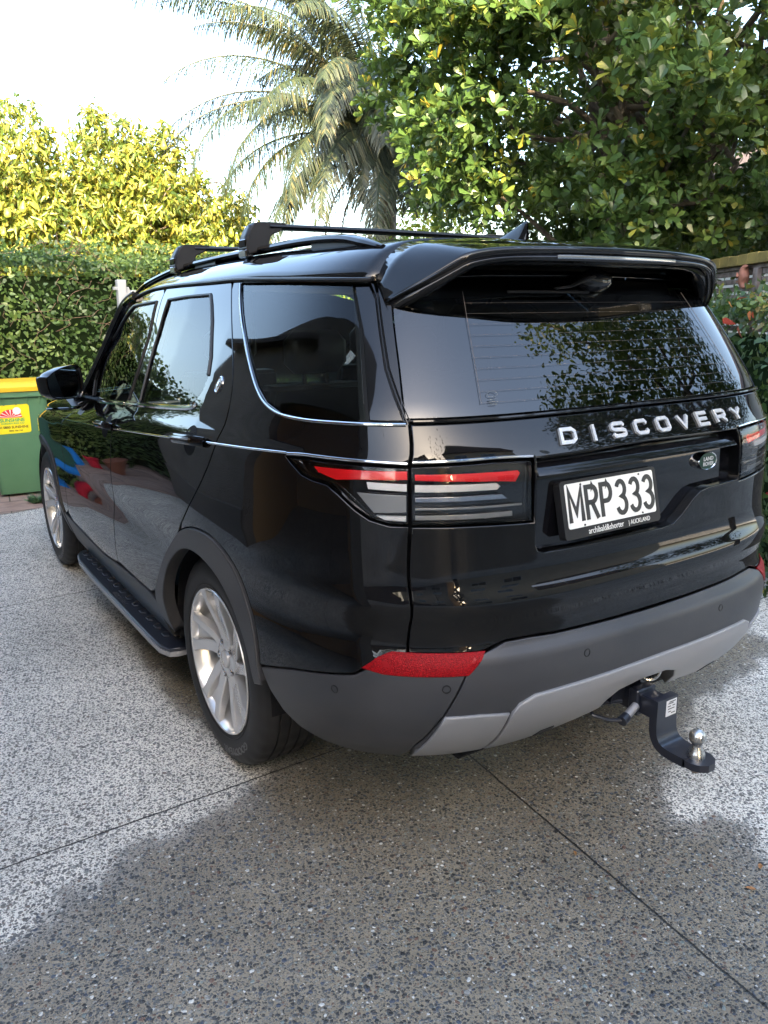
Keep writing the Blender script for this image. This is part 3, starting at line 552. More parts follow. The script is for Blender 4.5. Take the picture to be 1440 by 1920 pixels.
# ---------------------------------------------------------------- bins
def bin_(name,x,y,rz,body,lid,label,sticker=True):
    T=empty(name,(x,y,0),rz,label=label,cat='bin',group='wheelie bins by the hedge'); mb=MB()
    def rrp(w,d,r,z): return [(a,b,z) for a,b in rr(w,d,r,4)]
    secs=[(.43,.48,.05,.03),(.44,.50,.05,.06),(.50,.60,.05,.55),(.535,.66,.05,.93),(.60,.72,.04,.935),(.605,.725,.04,.99),(.585,.70,.04,.995)]
    rows=[rrp(w,d,r,z) for w,d,r,z in secs]; rows=[r+r[:1] for r in rows]; mb.grid(rows); mb.add([p for p in rows[0][:-1]],[tuple(range(len(rows[0])-1))]); bd=mb.obj('bin_body',body,T,sharp=40)
    mb=MB()
    for xx_ in (-.2,-.1,0,.1,.2): mb.prism([(-.335,.93),(-.355,.93),(-.331,.86)],xx_-.004,xx_+.004,lambda a,b,h:(h,a,b))
    mb.obj('rib',body,bd,smooth=False)
    mb=MB(); rows=[rrp(.63,.75,.045,.985),rrp(.635,.755,.045,1.0),rrp(.635,.755,.045,1.025),rrp(.60,.72,.045,1.035),rrp(.56,.60,.05,1.062),rrp(.50,.45,.06,1.068)]; rows=[r+r[:1] for r in rows]; mb.grid(rows); mb.add([p for p in rows[-1][:-1]],[tuple(range(len(rows[-1])-1))]); mb.add([p for p in rows[0][:-1]],[tuple(range(len(rows[0])-1))]); mb.obj('lid',lid,T,sharp=40)
    for s in (-1,1):
        mb=MB(); mb.lathe([(.02,-.02),(.095,-.022),(.10,-.012),(.10,.012),(.095,.022),(.02,.02)],(s*.255,.25,.10),'x',24); mb.obj('wheel','dark',T)
    mb=MB(); mb.tube([(-.24,.39,.985),(-.24,.41,1.0),(.24,.41,1.0),(.24,.39,.985)],.014,8); mb.obj('handle',body,T)
    return T
gb=noisebump(mat('bin_green',(.085,.20,.105),.55),300,.12,.0006,col_var=((.075,.185,.095),(.10,.225,.12),3)); yb=mat('bin_yellow',(.78,.47,.02),.45); dg=noisebump(mat('bin_dark_green',(.025,.10,.085),.5),200,.1,.0006)
B1=bin_('wheelie_bin',-.735,5.62,R(-6),gb,yb,'green wheelie bin with yellow lid and garden-bag sticker by the hedge')
bin_('wheelie_bin',-1.30,6.05,R(8),dg,mat('bin_lid_green',(.03,.12,.09),.5),'darker green wheelie bin with green lid, left of the yellow-lidded one')
# sticker on the bin front: face leans, so lay it on the sloping front
def bp(x,z,o=.0012):
    y=-(.30+.03*(z-.55)/.38)-o-.0015; return (x,y,z)
st=mat('sticker_yellow',(.85,.72,.02),.4); sr=mat('sticker_red',(.75,.03,.05),.4); sw=mat('sticker_white',(.85,.85,.85),.4); sg=mat('sticker_green',(.0,.35,.14),.4); sk=mat('sticker_black',(.03,.03,.03),.4)
mb=MB(); pl=[(x,z) for x,z in rr(.30,.262,.02,3)]; cx,cz=-.045,.735; mb.add([bp(cx+x,cz+z+.02*x) for x,z in pl],[tuple(range(len(pl)))]); SK=mb.obj('sticker',st,B1,smooth=False,fix=False)
mb=MB(); k=14; mb.add([bp(cx-.01,cz+.015,.0022)]+[bp(cx-.01+.095*math.cos(math.pi*i/k),cz+.015+.075*math.sin(math.pi*i/k),.0022) for i in range(k+1)],[tuple(range(k+2))]); mb.obj('sticker_sun',sr,SK,smooth=False,fix=False)
mb=MB()
for i in range(7):
    a=math.pi*(i+.5)/7; a2=a+.10; mb.add([bp(cx-.01,cz+.017,.003),bp(cx-.01+.092*math.cos(a-.06),cz+.015+.072*math.sin(a-.06),.003),bp(cx-.01+.092*math.cos(a+.06),cz+.015+.072*math.sin(a+.06),.003)],[(0,1,2)])
mb.prism([(.035*math.cos(q),.034*math.sin(q)) for q in [2*math.pi*i/16 for i in range(16)]],.0032,.004,lambda a,b,h:bp(cx+.045+a,cz+.075+b,h)); mb.obj('sticker_rays',sw,SK,smooth=False,fix=False)
def bt(nm,s,size,x,z,m,sx=1,bold=0):
    v,f=textmesh(s,size,.0002,sx,bold=bold); mb=MB(); mb.add([bp(x+a,z+b,.003+c_) for a,b,c_ in v],f); mb.obj(nm,m,SK,smooth=False,fix=False)

bt('sticker_lettering','SUNSHINE',.042,cx,cz-.022,sg,1.05,.0012)
bt('sticker_lettering','GARDEN BAG CO',.022,cx,cz-.045,sg,1.1,.0004)
bt('sticker_lettering','PH 0800 SUNSHINE',.031,cx,cz-.083,sk,.98,.0006)
bt('sticker_lettering','0800 786 744',.019,cx+.02,cz-.112,sk,1.1,.0003)
# ---------------------------------------------------------------- clothes-line post, pots mirrored in the doors, leaves on the ground
gal=noisebump(mat('galvanised',(.42,.44,.46),.45,metal=.35),40,.2,.001)
CP=empty('clothesline_post',(.47,6.02,0),label='grey metal clothesline post standing against the tall hedge',cat='post')
mb=MB(); mb.box((-.045,-.045,0),(.045,.045,2.0),.006); mb.box((-.08,-.03,1.90),(-.045,.03,1.93)); mb.obj('post',gal,CP,smooth=False)
mb=MB(); mb.prism([(.045,1.93),(.075,1.93),(.10,1.85),(.09,1.80),(.045,1.79)],-.012,.012,lambda a,b,h:(a,h,b)); mb.box((.085,-.03,1.845),(.24,.03,1.895),.004); mb.box((.24,-.03,1.855),(.29,.03,1.895),.004); mb.box((.14,-.02,1.81),(1.5,.0,1.835),.002); mb.box((.29,.02,1.86),(1.5,.04,1.885),.002); mb.obj('line_arm',gal,CP,smooth=False)
def bucket(name,x,y,r0,r1,h,m,label,cat):
    mb=MB(); mb.lathe([(.0001,.002),(r0,.002),(r0+.002,.01),(r1,h),(r1+.008,h),(r1+.008,h-.012),(r1+.002,h-.012)],(x,y,0),'z',32); mb.lathe([(r1-.003,h),(r0-.003,.01),(.001,.01)],(x,y,0),'z',32); tag(mb.obj(name,m,sharp=40),label,cat)
bucket('blue_bucket',-1.55,5.95,.12,.095,.30,mat('blue_plastic',(.01,.22,.75),.35),'upturned blue plastic bucket mirrored in the front door','bucket')
bucket('red_bucket',-1.85,5.80,.09,.115,.21,mat('red_plastic',(.55,.02,.05),.35),'red plastic pot beside the blue bucket, mirrored in the door','pot')
bucket('terracotta_pot',-2.12,5.70,.08,.12,.20,tm,'terracotta pot by the house corner, mirrored in the door','pot')
lf=leafmat('fallen_leaf',[(0,(.55,.42,.03)),(1,(.30,.14,.05))],.6,.1)
for i,(x,y,a,L_,t) in enumerate(((2.36,-.10,.4,.10,0.0),(.02,-1.52,2.2,.030,1.0),(-.28,-1.13,1.0,.022,1.0),(.13,-1.48,.5,.028,1.0),(1.95,.55,1.2,.07,.1),(2.7,.9,2.0,.07,.5))):
    mb=MB(); P=[(-.5,0),(-.3,.16),(0,.24),(.3,.16),(.5,0),(.3,-.16),(0,-.24),(-.3,-.16)]; ca,sa=math.cos(a),math.sin(a)
    V=[(x+L_*(p*ca-q*sa),y+L_*(p*sa+q*ca),.006+L_*.22*(abs(q)*1.6+.15*abs(p))) for p,q in P]+[(x,y,.006)]
    mb.add(V,[(8,i_,(i_+1)%8) for i_ in range(8)]); o=mb.obj('fallen_leaf',lf,fix=False); at=o.data.attributes.new('tint','FLOAT','POINT'); at.data.foreach_set('value',[t]*9)
    tag(o,['large yellow leaf on the dry concrete right of the car','small brown leaf on the wet concrete in the foreground right','tiny brown leaf flake on the wet concrete at centre','reddish leaf flake near the right dry patch','yellowish leaf on the ground beside the far hedge','curled leaf fallen at the foot of the berry hedge'][i],'leaf','fallen leaves on the concrete')
gm=leafmat('weed_leaf',[(0,(.04,.10,.05)),(1,(.10,.20,.10))],.6,.2); k=260; ang=rng.random(k)*6.28; P=np.stack([-.72+np.cos(ang)*.05*rng.random(k),5.0+np.sin(ang)*.05*rng.random(k),np.full(k,.0)],1); D=np.stack([np.cos(ang)*.9,np.sin(ang)*.9,.5+rng.random(k)],1); l_=.05+.07*rng.random(k)
tag(leaves('weed_tuft',P,D,rv(k)+np.array([0,0,1]),l_,l_*.10,gm,None,'blade'),'small green weed tuft growing at the paving edge behind the front tyre','weed')
# ================================================================ THE CAR
# its outer skin is a surface of (u = run around the plan outline, z)
def tab(t,x):
    # monotone-ish catmull (pchip) interpolation
    if x<=t[0][0]: return t[0][1]
    if x>=t[-1][0]: return t[-1][1]
    i=0
    while t[i+1][0]<x: i+=1
    def slope(k):
        if k==0: return (t[1][1]-t[0][1])/(t[1][0]-t[0][0])
        if k==len(t)-1: return (t[-1][1]-t[-2][1])/(t[-1][0]-t[-2][0])
        a=(t[k][1]-t[k-1][1])/(t[k][0]-t[k-1][0]); b=(t[k+1][1]-t[k][1])/(t[k+1][0]-t[k][0])
        return 0.0 if a*b<=0 else 2*a*b/(a+b)
    h=t[i+1][0]-t[i][0]; s=(x-t[i][0])/h; m0,m1=slope(i)*h,slope(i+1)*h
    a,b=t[i][1],t[i+1][1]
    return a*(2*s**3-3*s*s+1)+m0*(s**3-2*s*s+s)+b*(-2*s**3+3*s*s)+m1*(s**3-s*s)
WT=[(.24,.92),(.34,.96),(.45,.995),(.55,1.010),(.66,1.008),(.78,.998),(.90,1.006),(1.0,1.01),(1.10,1.01),(1.18,1.006),(1.235,.993),(1.28,.966),(1.34,.941),(1.5,.872),(1.6,.826),(1.70,.775),(1.76,.742)]
RT=[(.24,-.80),(.30,-.90),(.36,-.99),(.42,-1.065),(.50,-1.125),(.58,-1.158),(.66,-1.168),(.71,-1.165),(.755,-1.137),(.80,-1.134),(.845,-1.141),(.875,-1.138),(.915,-1.118),(.96,-1.110),(1.02,-1.107),(1.10,-1.105),(1.20,-1.10),(1.25,-1.082),(1.30,-1.055),(1.34,-1.03),(1.47,-.948),(1.6,-.862),(1.74,-.765)]
NT=[(.3,4.4),(.7,4.3),(.9,4.6),(1.2,4.8),(1.3,5.4),(1.4,6.2),(1.74,6.8)]
YC=.25
def sst(a,b,x):
    t=max(0.0,min(1.0,(x-a)/(b-a))); return t*t*(3-2*t)
FT=[(0,0),(.55,0),(1.5,.004),(2.4,.02),(3.0,.045),(3.4,.12),(3.7,.30),(3.9,.55)]
FU=[(.5,0),(1.0,.012),(1.5,.035),(2.1,.085),(2.6,.13)]
def Wd(y,z):
    ze=z+.055*max(0,y)*sst(.8,1.0,z)*(1-sst(1.5,1.7,z))
    w=tab(WT,ze)
    if z<1.2:
        k=max(0,min(1,(z-.3)/.3))*max(0,min(1,(1.22-z)/.25)); k=k*k*(3-2*k)
        w+=.014*k*math.exp(-((y-0.0)/.42)**2)+.012*k*math.exp(-((y-2.92)/.42)**2)
    f=tab(FT,y) if y>0 else 0
    f+=(tab(FU,y) if y>.5 else 0)*sst(1.15,1.28,ze)*(1+.5*max(0.0,min(1.0,(1.55-ze)/.27)))
    return w-f
def rear(th,z):
    n=tab(NT,z); s,c=math.sin(th),math.cos(th)
    R=tab(RT,z)
    r=(abs(s)**n+abs(c)**n)**(-1/n)
    sx=r*abs(s); cy=r*abs(c)
    y=YC-(YC-R)*cy
    x=Wd(y,z)*sx
    y+=.06*(x*x)*cy
    return -x,y
_NT=3000
def _reftab():
    L=[0.0];p=rear(0,1.0)
    for i in range(1,_NT+1):
        q=rear(i/_NT*math.pi/2,1.0); L.append(L[-1]+math.hypot(q[0]-p[0],q[1]-p[1])); p=q
    return L
ARC=_reftab(); U0=ARC[-1]
def u2th(u):
    lo,hi=0,_NT
    while hi-lo>1:
        m=(lo+hi)//2
        if ARC[m]<=u: lo=m
        else: hi=m
    f=(u-ARC[lo])/(ARC[hi]-ARC[lo]); return (lo+f)/_NT*math.pi/2
def S(u,z):
    a=abs(u)
    if a<U0:
        x,y=rear(u2th(a),z)
    else:
        y=YC+(a-U0); x=-Wd(y,z)
    return (x if u>=0 else -x, y, z)
def S3(u,z): return Vector(S(u,z))
def NS(u,z,f=None):
    f=f or S; e=.010
    a=Vector(f(u+e,z)); b=Vector(f(u-e,z)); c=Vector(f(u,z+e)); d=Vector(f(u,z-e))
    n=(a-b).cross(c-d); n.normalize(); p=Vector(f(u,z))
    if n.dot(Vector((p.x,(p.y-.9)*.6 if p.y<.9 else 0,(p.z-1.0)*.8)))<0: n=-n
    return n
def resample(poly,step,closed=True):
    P=[Vector(p).to_2d() for p in poly]; o=[]
    k=len(P)
    for i in range(k if closed else k-1):
        a,b=P[i],P[(i+1)%k]; d=(b-a).length; m=max(1,int(round(d/step)))
        for j in range(m): o.append(a+(b-a)*(j/m))
    if not closed: o.append(P[-1])
    return o
def area(P): return .5*sum(P[i-1].x*P[i].y-P[i].x*P[i-1].y for i in range(len(P)))
def inset(P,d):
    """P counter-clockwise; shift inwards by d"""
    k=len(P); o=[]
    for i in range(k):
        a=(P[i]-P[i-1]); b=(P[(i+1)%k]-P[i]); 
        if a.length<1e-9: a=b
        if b.length<1e-9: b=a
        na=Vector((-a.y,a.x)).normalized(); nb=Vector((-b.y,b.x)).normalized(); m=na+nb
        if m.length<.2: m=na
        m.normalize(); c=max(.5,m.dot(na)); o.append(P[i]+m*(d/c))
    return o
def smooth_uv(pts,n=5): return [(p.x,p.y) for p in cr([(a,b,0) for a,b in pts],n)]
def patch(name,outer,m,parent,holes=(),off=0.0,step=.03,depth=.012,gap=.0022,bev=.003,f=None,side=1,hdepth=None,zstep=None,label=None):
    """a panel of the skin: outline in (u,z), rolled edge, returned flange; side=-1 builds its mirror image"""
    f=f or S; offn=off if callable(off) else (lambda u,z:off)
    def ccw(P): return P if area(P)>0 else P[::-1]
    O=ccw(resample(outer,step)); H=[ccw(resample(h,step)) for h in holes]
    loops=[(inset(O,gap),inset(O,gap+bev),1)]+[(inset(h,-gap),inset(h,-gap-bev),-1) for h in H]
    inner=[l[1] for l in loops]
    zs=zstep or step
    xs=[p.x for p in O]; ys=[p.y for p in O]
    gx=np.arange(min(xs)+step*.5,max(xs),step); gy=np.arange(min(ys)+zs*.5,max(ys),zs)
    X,Y=np.meshgrid(gx,gy); X=X+((np.arange(len(gy))%2)[:,None]*step*.5 if zs>=step*.75 else 0); X=X.ravel();Y=Y.ravel()
    keep=inpoly(X,Y,inner[0])
    for h in inner[1:]: keep&=~inpoly(X,Y,h)
    allb=np.array([(p.x,p.y) for l in inner for p in l]); X=X[keep];Y=Y[keep]
    if len(X):
        d=np.sqrt(((X[:,None]-allb[None,:,0])/step)**2+((Y[:,None]-allb[None,:,1])/zs)**2).min(1); k=d>.45; X=X[k];Y=Y[k]
    pts=[]; edges=[]
    for l in inner:
        b=len(pts); pts+=[Vector((p.x,p.y)) for p in l]; edges+=[(b+i,b+(i+1)%len(l)) for i in range(len(l))]
    nb=len(pts); pts+=[Vector((float(a),float(b))) for a,b in zip(X,Y)]
    vo,eo,fo,ov,oe,of=delaunay_2d_cdt(pts,edges,[],0,1e-6)
    cx=np.array([sum(vo[i].x for i in t)/3 for t in fo]); cy=np.array([sum(vo[i].y for i in t)/3 for t in fo])
    k=inpoly(cx,cy,inner[0])
    for h in inner[1:]: k&=~inpoly(cx,cy,h)
    V=[];N=[];F=[]
    mid={}
    for i,p in enumerate(vo):
        n=NS(p.x,p.y,f); q=Vector(f(p.x,p.y))+n*offn(p.x,p.y); V.append(q); N.append(n)
        for o in ov[i]: mid[o]=i
    if callable(off):   # the offset shapes the surface: take normals from it
        def g(u,z): return tuple(Vector(f(u,z))+NS(u,z,f)*offn(u,z))
        N=[NS(p.x,p.y,g) for p in vo]
    for t,kk in zip(fo,k):
        if kk: F.append(tuple(t))
    # rolled edge and flange
    base=0
    for li,(lo,lin,sg) in enumerate(loops):
        L=len(lo); dp=depth if li==0 else (hdepth if hdepth is not None else depth)
        ids=[mid.get(base+i,base+i) for i in range(L)]; base+=L
        r1=len(V)
        for i in range(L):
            p=lo[i]; n=NS(p.x,p.y,f); q=Vector(f(p.x,p.y)); q2=Vector(f(lin[i].x,lin[i].y)); out=(q-q2)
            if out.length<1e-7: out=n.copy()
            out.normalize()
            V.append(q+n*(offn(p.x,p.y)-bev*.5)); N.append((n+out*1.2).normalized())
        r2=len(V)
        for i in range(L): V.append(V[r1+i].copy()); N.append((N[r1+i]*1.0-NS(lo[i].x,lo[i].y,f)*.75).normalized())
        r3=len(V)
        for i in range(L): V.append(V[r1+i]-NS(lo[i].x,lo[i].y,f)*dp); N.append(N[r2+i])
        for i in range(L):
            j=(i+1)%L
            F.append((ids[i],ids[j],r1+j,r1+i)); F.append((r2+i,r2+j,r3+j,r3+i))
    # orient
    if side<0:
        V=[Vector((-a.x,a.y,a.z)) for a in V]; N=[Vector((-a.x,a.y,a.z)) for a in N]
    G=[]
    for t in F:
        a,b,c=V[t[0]],V[t[1]],V[t[2]]; nn=(b-a).cross(c-a)
        if nn.length<1e-12: 
            c=V[t[-1]]; nn=(b-a).cross(c-a)
        G.append(t if nn.dot(sum((N[i] for i in t),Vector()))>=0 else t[::-1])
    me=bpy.data.meshes.new(name); me.from_pydata(V,[],G); me.polygons.foreach_set('use_smooth',[True]*len(G))
    me.validate(); me.update()
    if len(me.vertices)==len(V): me.normals_split_custom_set_from_vertices([tuple(n) for n in N])
    o=link(name,me,parent,m)
    if label: o['label']=label
    return o
def both(name,outer,m,parent,**k):
    a=patch(name,outer,m,parent,**k); b=patch(name,outer,m,parent,side=-1,**k); return a,b
def strip(name,pts,m,parent,wd=.006,out=.004,sides=(1,-1),step=.02):
    """a bright bead laid along the skin; pts in (u,z)"""
    o=[]
    for sg in sides:
        P=resample(smooth_uv(pts,4),step,False); q=[]
        for p in P:
            n=NS(p.x,p.y); v=Vector(S(p.x,p.y))+n*out; q.append((v.x*sg,v.y,v.z))
        mb=MB(); mb.tube(q,wd,8); o.append(mb.obj(name,m,parent))
    return o
CAR=empty('parked_car',(0,0,0),label='glossy black large SUV with grey plastic cladding and roof bars, parked on the pebbled driveway',cat='car')
# ---- outlines traced from the car, (u,z) on its left side
UA,UF=1.841,4.764
g_seam=[(.916,1.70),(.895,1.656),(.864,1.478),(.840,1.413),(.811,1.345),(.807,1.246),(.804,1.089),(.815,.925),(.840,.736)]
lampS=[(.809,1.237),(.921,1.241),(1.108,1.243),(1.185,1.239),(1.125,1.203),(1.088,1.193),(1.034,1.186),(.997,1.165),(.945,1.126),(.909,1.103),(.857,1.090),(.807,1.089)]
arcR_out=smooth_uv([(2.43,.40),(2.36,.53),(2.266,.645),(2.150,.765),(1.977,.868),(1.815,.913),(1.652,.912),(1.535,.855),(1.462,.762),(1.416,.663),(1.397,.566)],4)
def arc(cu,r,a0,a1,n=26,cz=.395): return [(cu+r*math.cos(R(a0+(a1-a0)*i/n)),cz+r*math.sin(R(a0+(a1-a0)*i/n))) for i in range(n+1)]
arcR_in=arc(UA,.424,-4,168)
arcF_out=arc(UF,.492,188,4); arcF_in=arc(UF,.424,188,4)
Rseam=[(1.96,1.731),(1.777,1.58),(1.66,1.46),(1.61,1.36),(1.615,1.26),(1.65,1.18),(1.728,1.09),(1.86,.975),(1.972,.890)]
Bseam=[(2.748,1.716),(2.735,1.545),(2.755,1.381),(2.83,1.25),(2.862,1.13),(2.90,1.03),(2.955,.888),(2.985,.721),(2.985,.579),(2.99,.485)]
Fseam=[(4.10,1.15),(4.04,1.05),(4.088,.867),(4.12,.708),(4.09,.56),(4.11,.50)]
drip=[(.922,1.707),(.994,1.706),(1.4,1.722),(1.845,1.736),(2.177,1.738),(2.94,1.738),(3.311,1.689),(3.45,1.645),(3.875,1.491),(4.05,1.36),(4.22,1.21)]
def dripto(a,b):
    P=resample(drip,.02,False); o=[(p.x,p.y) for p in P if a<p.x<b]; return o
qglass=[(1.835,1.722),(1.738,1.648),(1.626,1.564),(1.513,1.476),(1.42,1.41),(1.346,1.373),(1.255,1.353),(1.136,1.347),(1.0,1.347),(.930,1.347),(.953,1.573),(.995,1.695),(1.391,1.710)]
dtrim=[(.989,1.694),(.947,1.573),(.923,1.347),(.822,1.347),(.850,1.413),(.874,1.478),(.906,1.656),(.930,1.694)]
rglass=[(2.60,1.271),(1.985,1.312),(1.935,1.330),(1.885,1.375),(1.872,1.42),(1.90,1.48),(2.145,1.692),(2.635,1.684),(2.655,1.50)]
fglass=[(3.95,1.185),(3.5,1.210),(2.80,1.258),(2.79,1.40),(2.80,1.575),(2.811,1.680),(3.197,1.668),(3.30,1.635),(3.647,1.505),(3.86,1.39),(3.98,1.27)]
# ---- painted side panels
quarter=[(.840,.736),(.815,.925),(.806,1.086),(.857,1.087),(.909,1.100),(.948,1.123),(1.0,1.162),(1.036,1.183),(1.088,1.190),(1.127,1.200),(1.196,1.2395),(1.108,1.246),(.921,1.244),(.807,1.240),(.811,1.345),(.840,1.413),(.864,1.478),(.895,1.656),(.914,1.698)]+dripto(.93,1.955)+smooth_uv(Rseam,4)[1:-1]+[(1.972,.872)]+[p for p in arcR_out if p[0]<1.965]+[(1.224,.615),(1.04,.653),(.999,.664),(.965,.690),(.923,.719),(.881,.7355)]
SO=[qglass[i] for i in range(len(qglass))]
hole=[(1.835,1.724),(1.738,1.648),(1.626,1.564),(1.513,1.476),(1.42,1.41),(1.346,1.373),(1.255,1.351),(1.136,1.345),(.820,1.345),(.848,1.413),(.872,1.478),(.904,1.656),(.928,1.696),(1.391,1.712)]
both('rear_quarter_panel',quarter,'paint',CAR,holes=[hole],step=.028,zstep=.022)
both('rear_quarter_window',qglass,'side_glass',CAR,off=-.003,depth=.006,bev=.001,step=.05)
both('corner_trim',dtrim,'gloss',CAR,off=-.0025,depth=.01,step=.03)
rdoor=smooth_uv(Rseam,4)[::-1]+dripto(1.975,2.74)+smooth_uv(Bseam,4)+[(2.75,.482),(2.47,.486)]+[p for p in arcR_out if p[0]>1.985 and p[1]>.52]
RD=both('rear_door',rdoor,'paint',CAR,holes=[rglass],step=.03,zstep=.024)
fdoor=smooth_uv(Bseam,4)[::-1]+dripto(2.76,4.2)+smooth_uv(Fseam,4)+[(4.04,.463),(3.284,.445),(3.05,.468)]
FD=both('front_door',fdoor,'paint',CAR,holes=[fglass],step=.03,zstep=.024)
for i in (0,1):
    sg=(1,-1)[i]
    patch('window',rglass,'side_glass',RD[i],off=-.003,depth=.006,bev=.001,step=.06,side=sg)
    patch('window',fglass,'side_glass',FD[i],off=-.003,depth=.006,bev=.001,step=.06,side=sg)
def ztop(y): return tab([(2.0,1.13),(2.35,1.10),(3.0,1.04),(3.5,.985),(3.9,.93)],y)
UE=UF-2.923+3.9
fend=smooth_uv(Fseam,4)[::-1][2:]+[(UA+y,ztop(y)) for y in (2.35,2.6,2.9,3.2,3.5,3.7,3.9)]+[(UE,.55)]+[(UF+.56,.55)]+arcF_out[::-1][1:-2]
both('front_fender',fend,'paint',CAR,step=.035)
# ---- lower cladding
both('wheel_arch_moulding',arcR_out+[(1.372,.500)]+arcR_in[::-1],'clad',CAR,off=.009,depth=.045,bev=.006,step=.022)
both('wheel_arch_moulding',arcF_out+arcF_in[::-1],'clad',CAR,off=.009,depth=.045,bev=.006,step=.022)
sill=[(2.42,.40),(2.405,.47),(2.47,.483),(2.75,.479),(3.05,.465),(3.284,.442),(4.04,.460),(4.275,.47),(4.272,.36),(4.30,.28),(2.36,.28)]
both('sill_moulding',sill,'clad',CAR,off=.005,depth=.03,bev=.005,step=.03)
corner=[(1.392,.563),(1.224,.612),(1.04,.650),(.999,.661),(.962,.686),(.911,.682),(.792,.685),(.689,.687),(.738,.564),(.790,.44),(.80,.36),(.95,.358),(1.08,.368),(1.193,.395),(1.275,.435),(1.340,.49)]
both('bumper_corner',corner,'clad',CAR,step=.03,zstep=.016,depth=.06,bev=.005)
cen=[(.689,.687),(.642,.735),(.613,.742),(.563,.756),(.482,.757),(.404,.7535),(.158,.7505)]
cen=cen+[(0,.7495)]+[(-a,b) for a,b in cen[::-1]]+[(-.738,.564),(-.79,.44),(-.80,.42),(-.45,.43),(-.26,.46),(-.22,.545),(.22,.545),(.26,.46),(.45,.43),(.80,.42),(.79,.44),(.738,.564)]
patch('rear_bumper',cen,'clad',CAR,step=.035,zstep=.012,depth=.06)
cut=[(.175,.452),(.168,.488),(.14,.515),(.05,.530),(-.07,.526),(-.125,.507),(-.150,.475),(-.152,.437)]
sc=[(.545,.553),(.528,.58),(.481,.601),(.375,.604),(0,.607),(-.375,.604),(-.481,.601),(-.528,.58),(-.545,.553),(-.56,.384),(-.46,.389),(-.343,.410),(-.22,.436)]+cut[::-1]+[(.22,.438),(.343,.410),(.46,.389),(.56,.384)]
patch('skid_plate',sc,'silver',CAR,off=.010,step=.03,zstep=.016,depth=.06,bev=.006)
sl_=[(.790,.385),(.738,.563),(.64,.563),(.548,.553),(.564,.384),(.72,.384)]
both('skid_plate_end',sl_,'silver',CAR,off=.008,step=.03,zstep=.02,depth=.05,bev=.005)
for u0 in (.375,-.41):
    patch('skid_plate_slot',[(u0+.035,.408),(u0+.022,.440),(u0-.026,.445),(u0-.030,.418)],'satin',CAR,off=.0125,step=.02,depth=.004,bev=.001)
for u,z in ((1.061,.601),(.742,.646),(.307,.685),(-.307,.685),(-.742,.646),(-1.061,.601)):
    n=NS(u,z); p=Vector(S(u,z)); a=n.cross(Vector((0,0,1))).normalized(); b=n.cross(a)
    mb=MB()
    for (r0,h0),(r1,h1) in (((.0125,-.004),(.0125,.0005)),((.0125,.0005),(.0095,.0012)),((.0095,.0012),(.0092,-.0012)),((.0092,-.0012),(.0001,-.0005))):
        k=20; rows=[[p+n*h+(a*math.cos(2*math.pi*j/k)+b*math.sin(2*math.pi*j/k))*r for j in range(k+1)] for r,h in ((r0,h0),(r1,h1))]; mb.grid(rows)
    mb.obj('parking_sensor','satin',CAR,fix=False)
# ---- red reflectors in the bumper
refl=[(.962,.690),(.923,.7165),(.881,.7325),(.845,.733),(.642,.734),(.687,.691),(.792,.689),(.911,.686)]
for s in (1,-1):
    rb=patch('bumper_reflector',refl,'redrim',CAR,off=.001,bev=.003,step=.03,side=s)
    patch('lens',inset([Vector(p) for p in refl[::-1]],.008)[::-1],'redfl',rb,off=.003,bev=.002,gap=.0,step=.03,depth=.004,side=s)
# ---- tailgate
gl=[(.822,1.354),(.832,1.478),(.846,1.60),(.85,1.66),(.80,1.705),(.5,1.715),(0,1.72)]
gglass=gl+[(-a,b) for a,b in gl[::-1][1:]]
gt=[(.811,1.345),(.840,1.413),(.864,1.478),(.895,1.656),(.905,1.70),(.88,1.735),(0,1.738)]
gframe=gt+[(-a,b) for a,b in gt[::-1][1:]]
TG=patch('tailgate',gframe,'paint',CAR,holes=[[(a*1.0,b) for a,b in gglass]],step=.04,zstep=.03)
patch('rear_window',gglass,'rear_glass',TG,off=-.004,depth=.006,bev=.001,step=.03,zstep=.03)
lampG=[(.804,1.240),(.667,1.242),(.574,1.243),(.463,1.239),(.463,1.158),(.461,1.074),(.619,1.083),(.800,1.088)]
half=[(.805,1.243),(.667,1.245),(.574,1.246),(.457,1.242),(.457,1.072),(.619,1.080),(.801,1.085),(.813,.925),(.838,.738),(.642,.738),(.613,.745),(.563,.759),(.482,.760),(.404,.756),(.158,.753)]
lower=[(.809,1.342)]+half+[(-a,b) for a,b in half[::-1]]+[(-.809,1.342),(-.4,1.342),(0,1.342),(.4,1.342)]
recess=[(.445,1.2385),(.447,1.007),(.440,.992),(.425,.985),(.283,.983),(-.052,.984),(-.105,.988),(-.145,1.010),(-.20,1.052),(-.235,1.072),(-.275,1.079),(-.366,1.080),(-.447,1.080),(-.447,1.2385),(0,1.245)]
GP=patch('tailgate_panel',lower,'paint',CAR,holes=[recess],step=.026,zstep=.012,hdepth=.045,bev=.004)
rec2=inset([Vector(p) for p in (recess if area([Vector(p) for p in recess])>0 else recess[::-1])],-.006)
patch('number_plate_recess',[(p.x,p.y) for p in rec2],'gloss',GP,off=-.036,step=.04,zstep=.03,depth=.004)
garn=[(.442,1.234),(.442,1.188),(.2,1.191),(0,1.192),(-.2,1.191),(-.442,1.188),(-.442,1.234),(0,1.241)]
patch('handle_garnish',garn,'gloss',GP,off=lambda u,z:-.004-.026*max(0,(z-1.19))/.05,step=.03,zstep=.009,depth=.03,bev=.002)
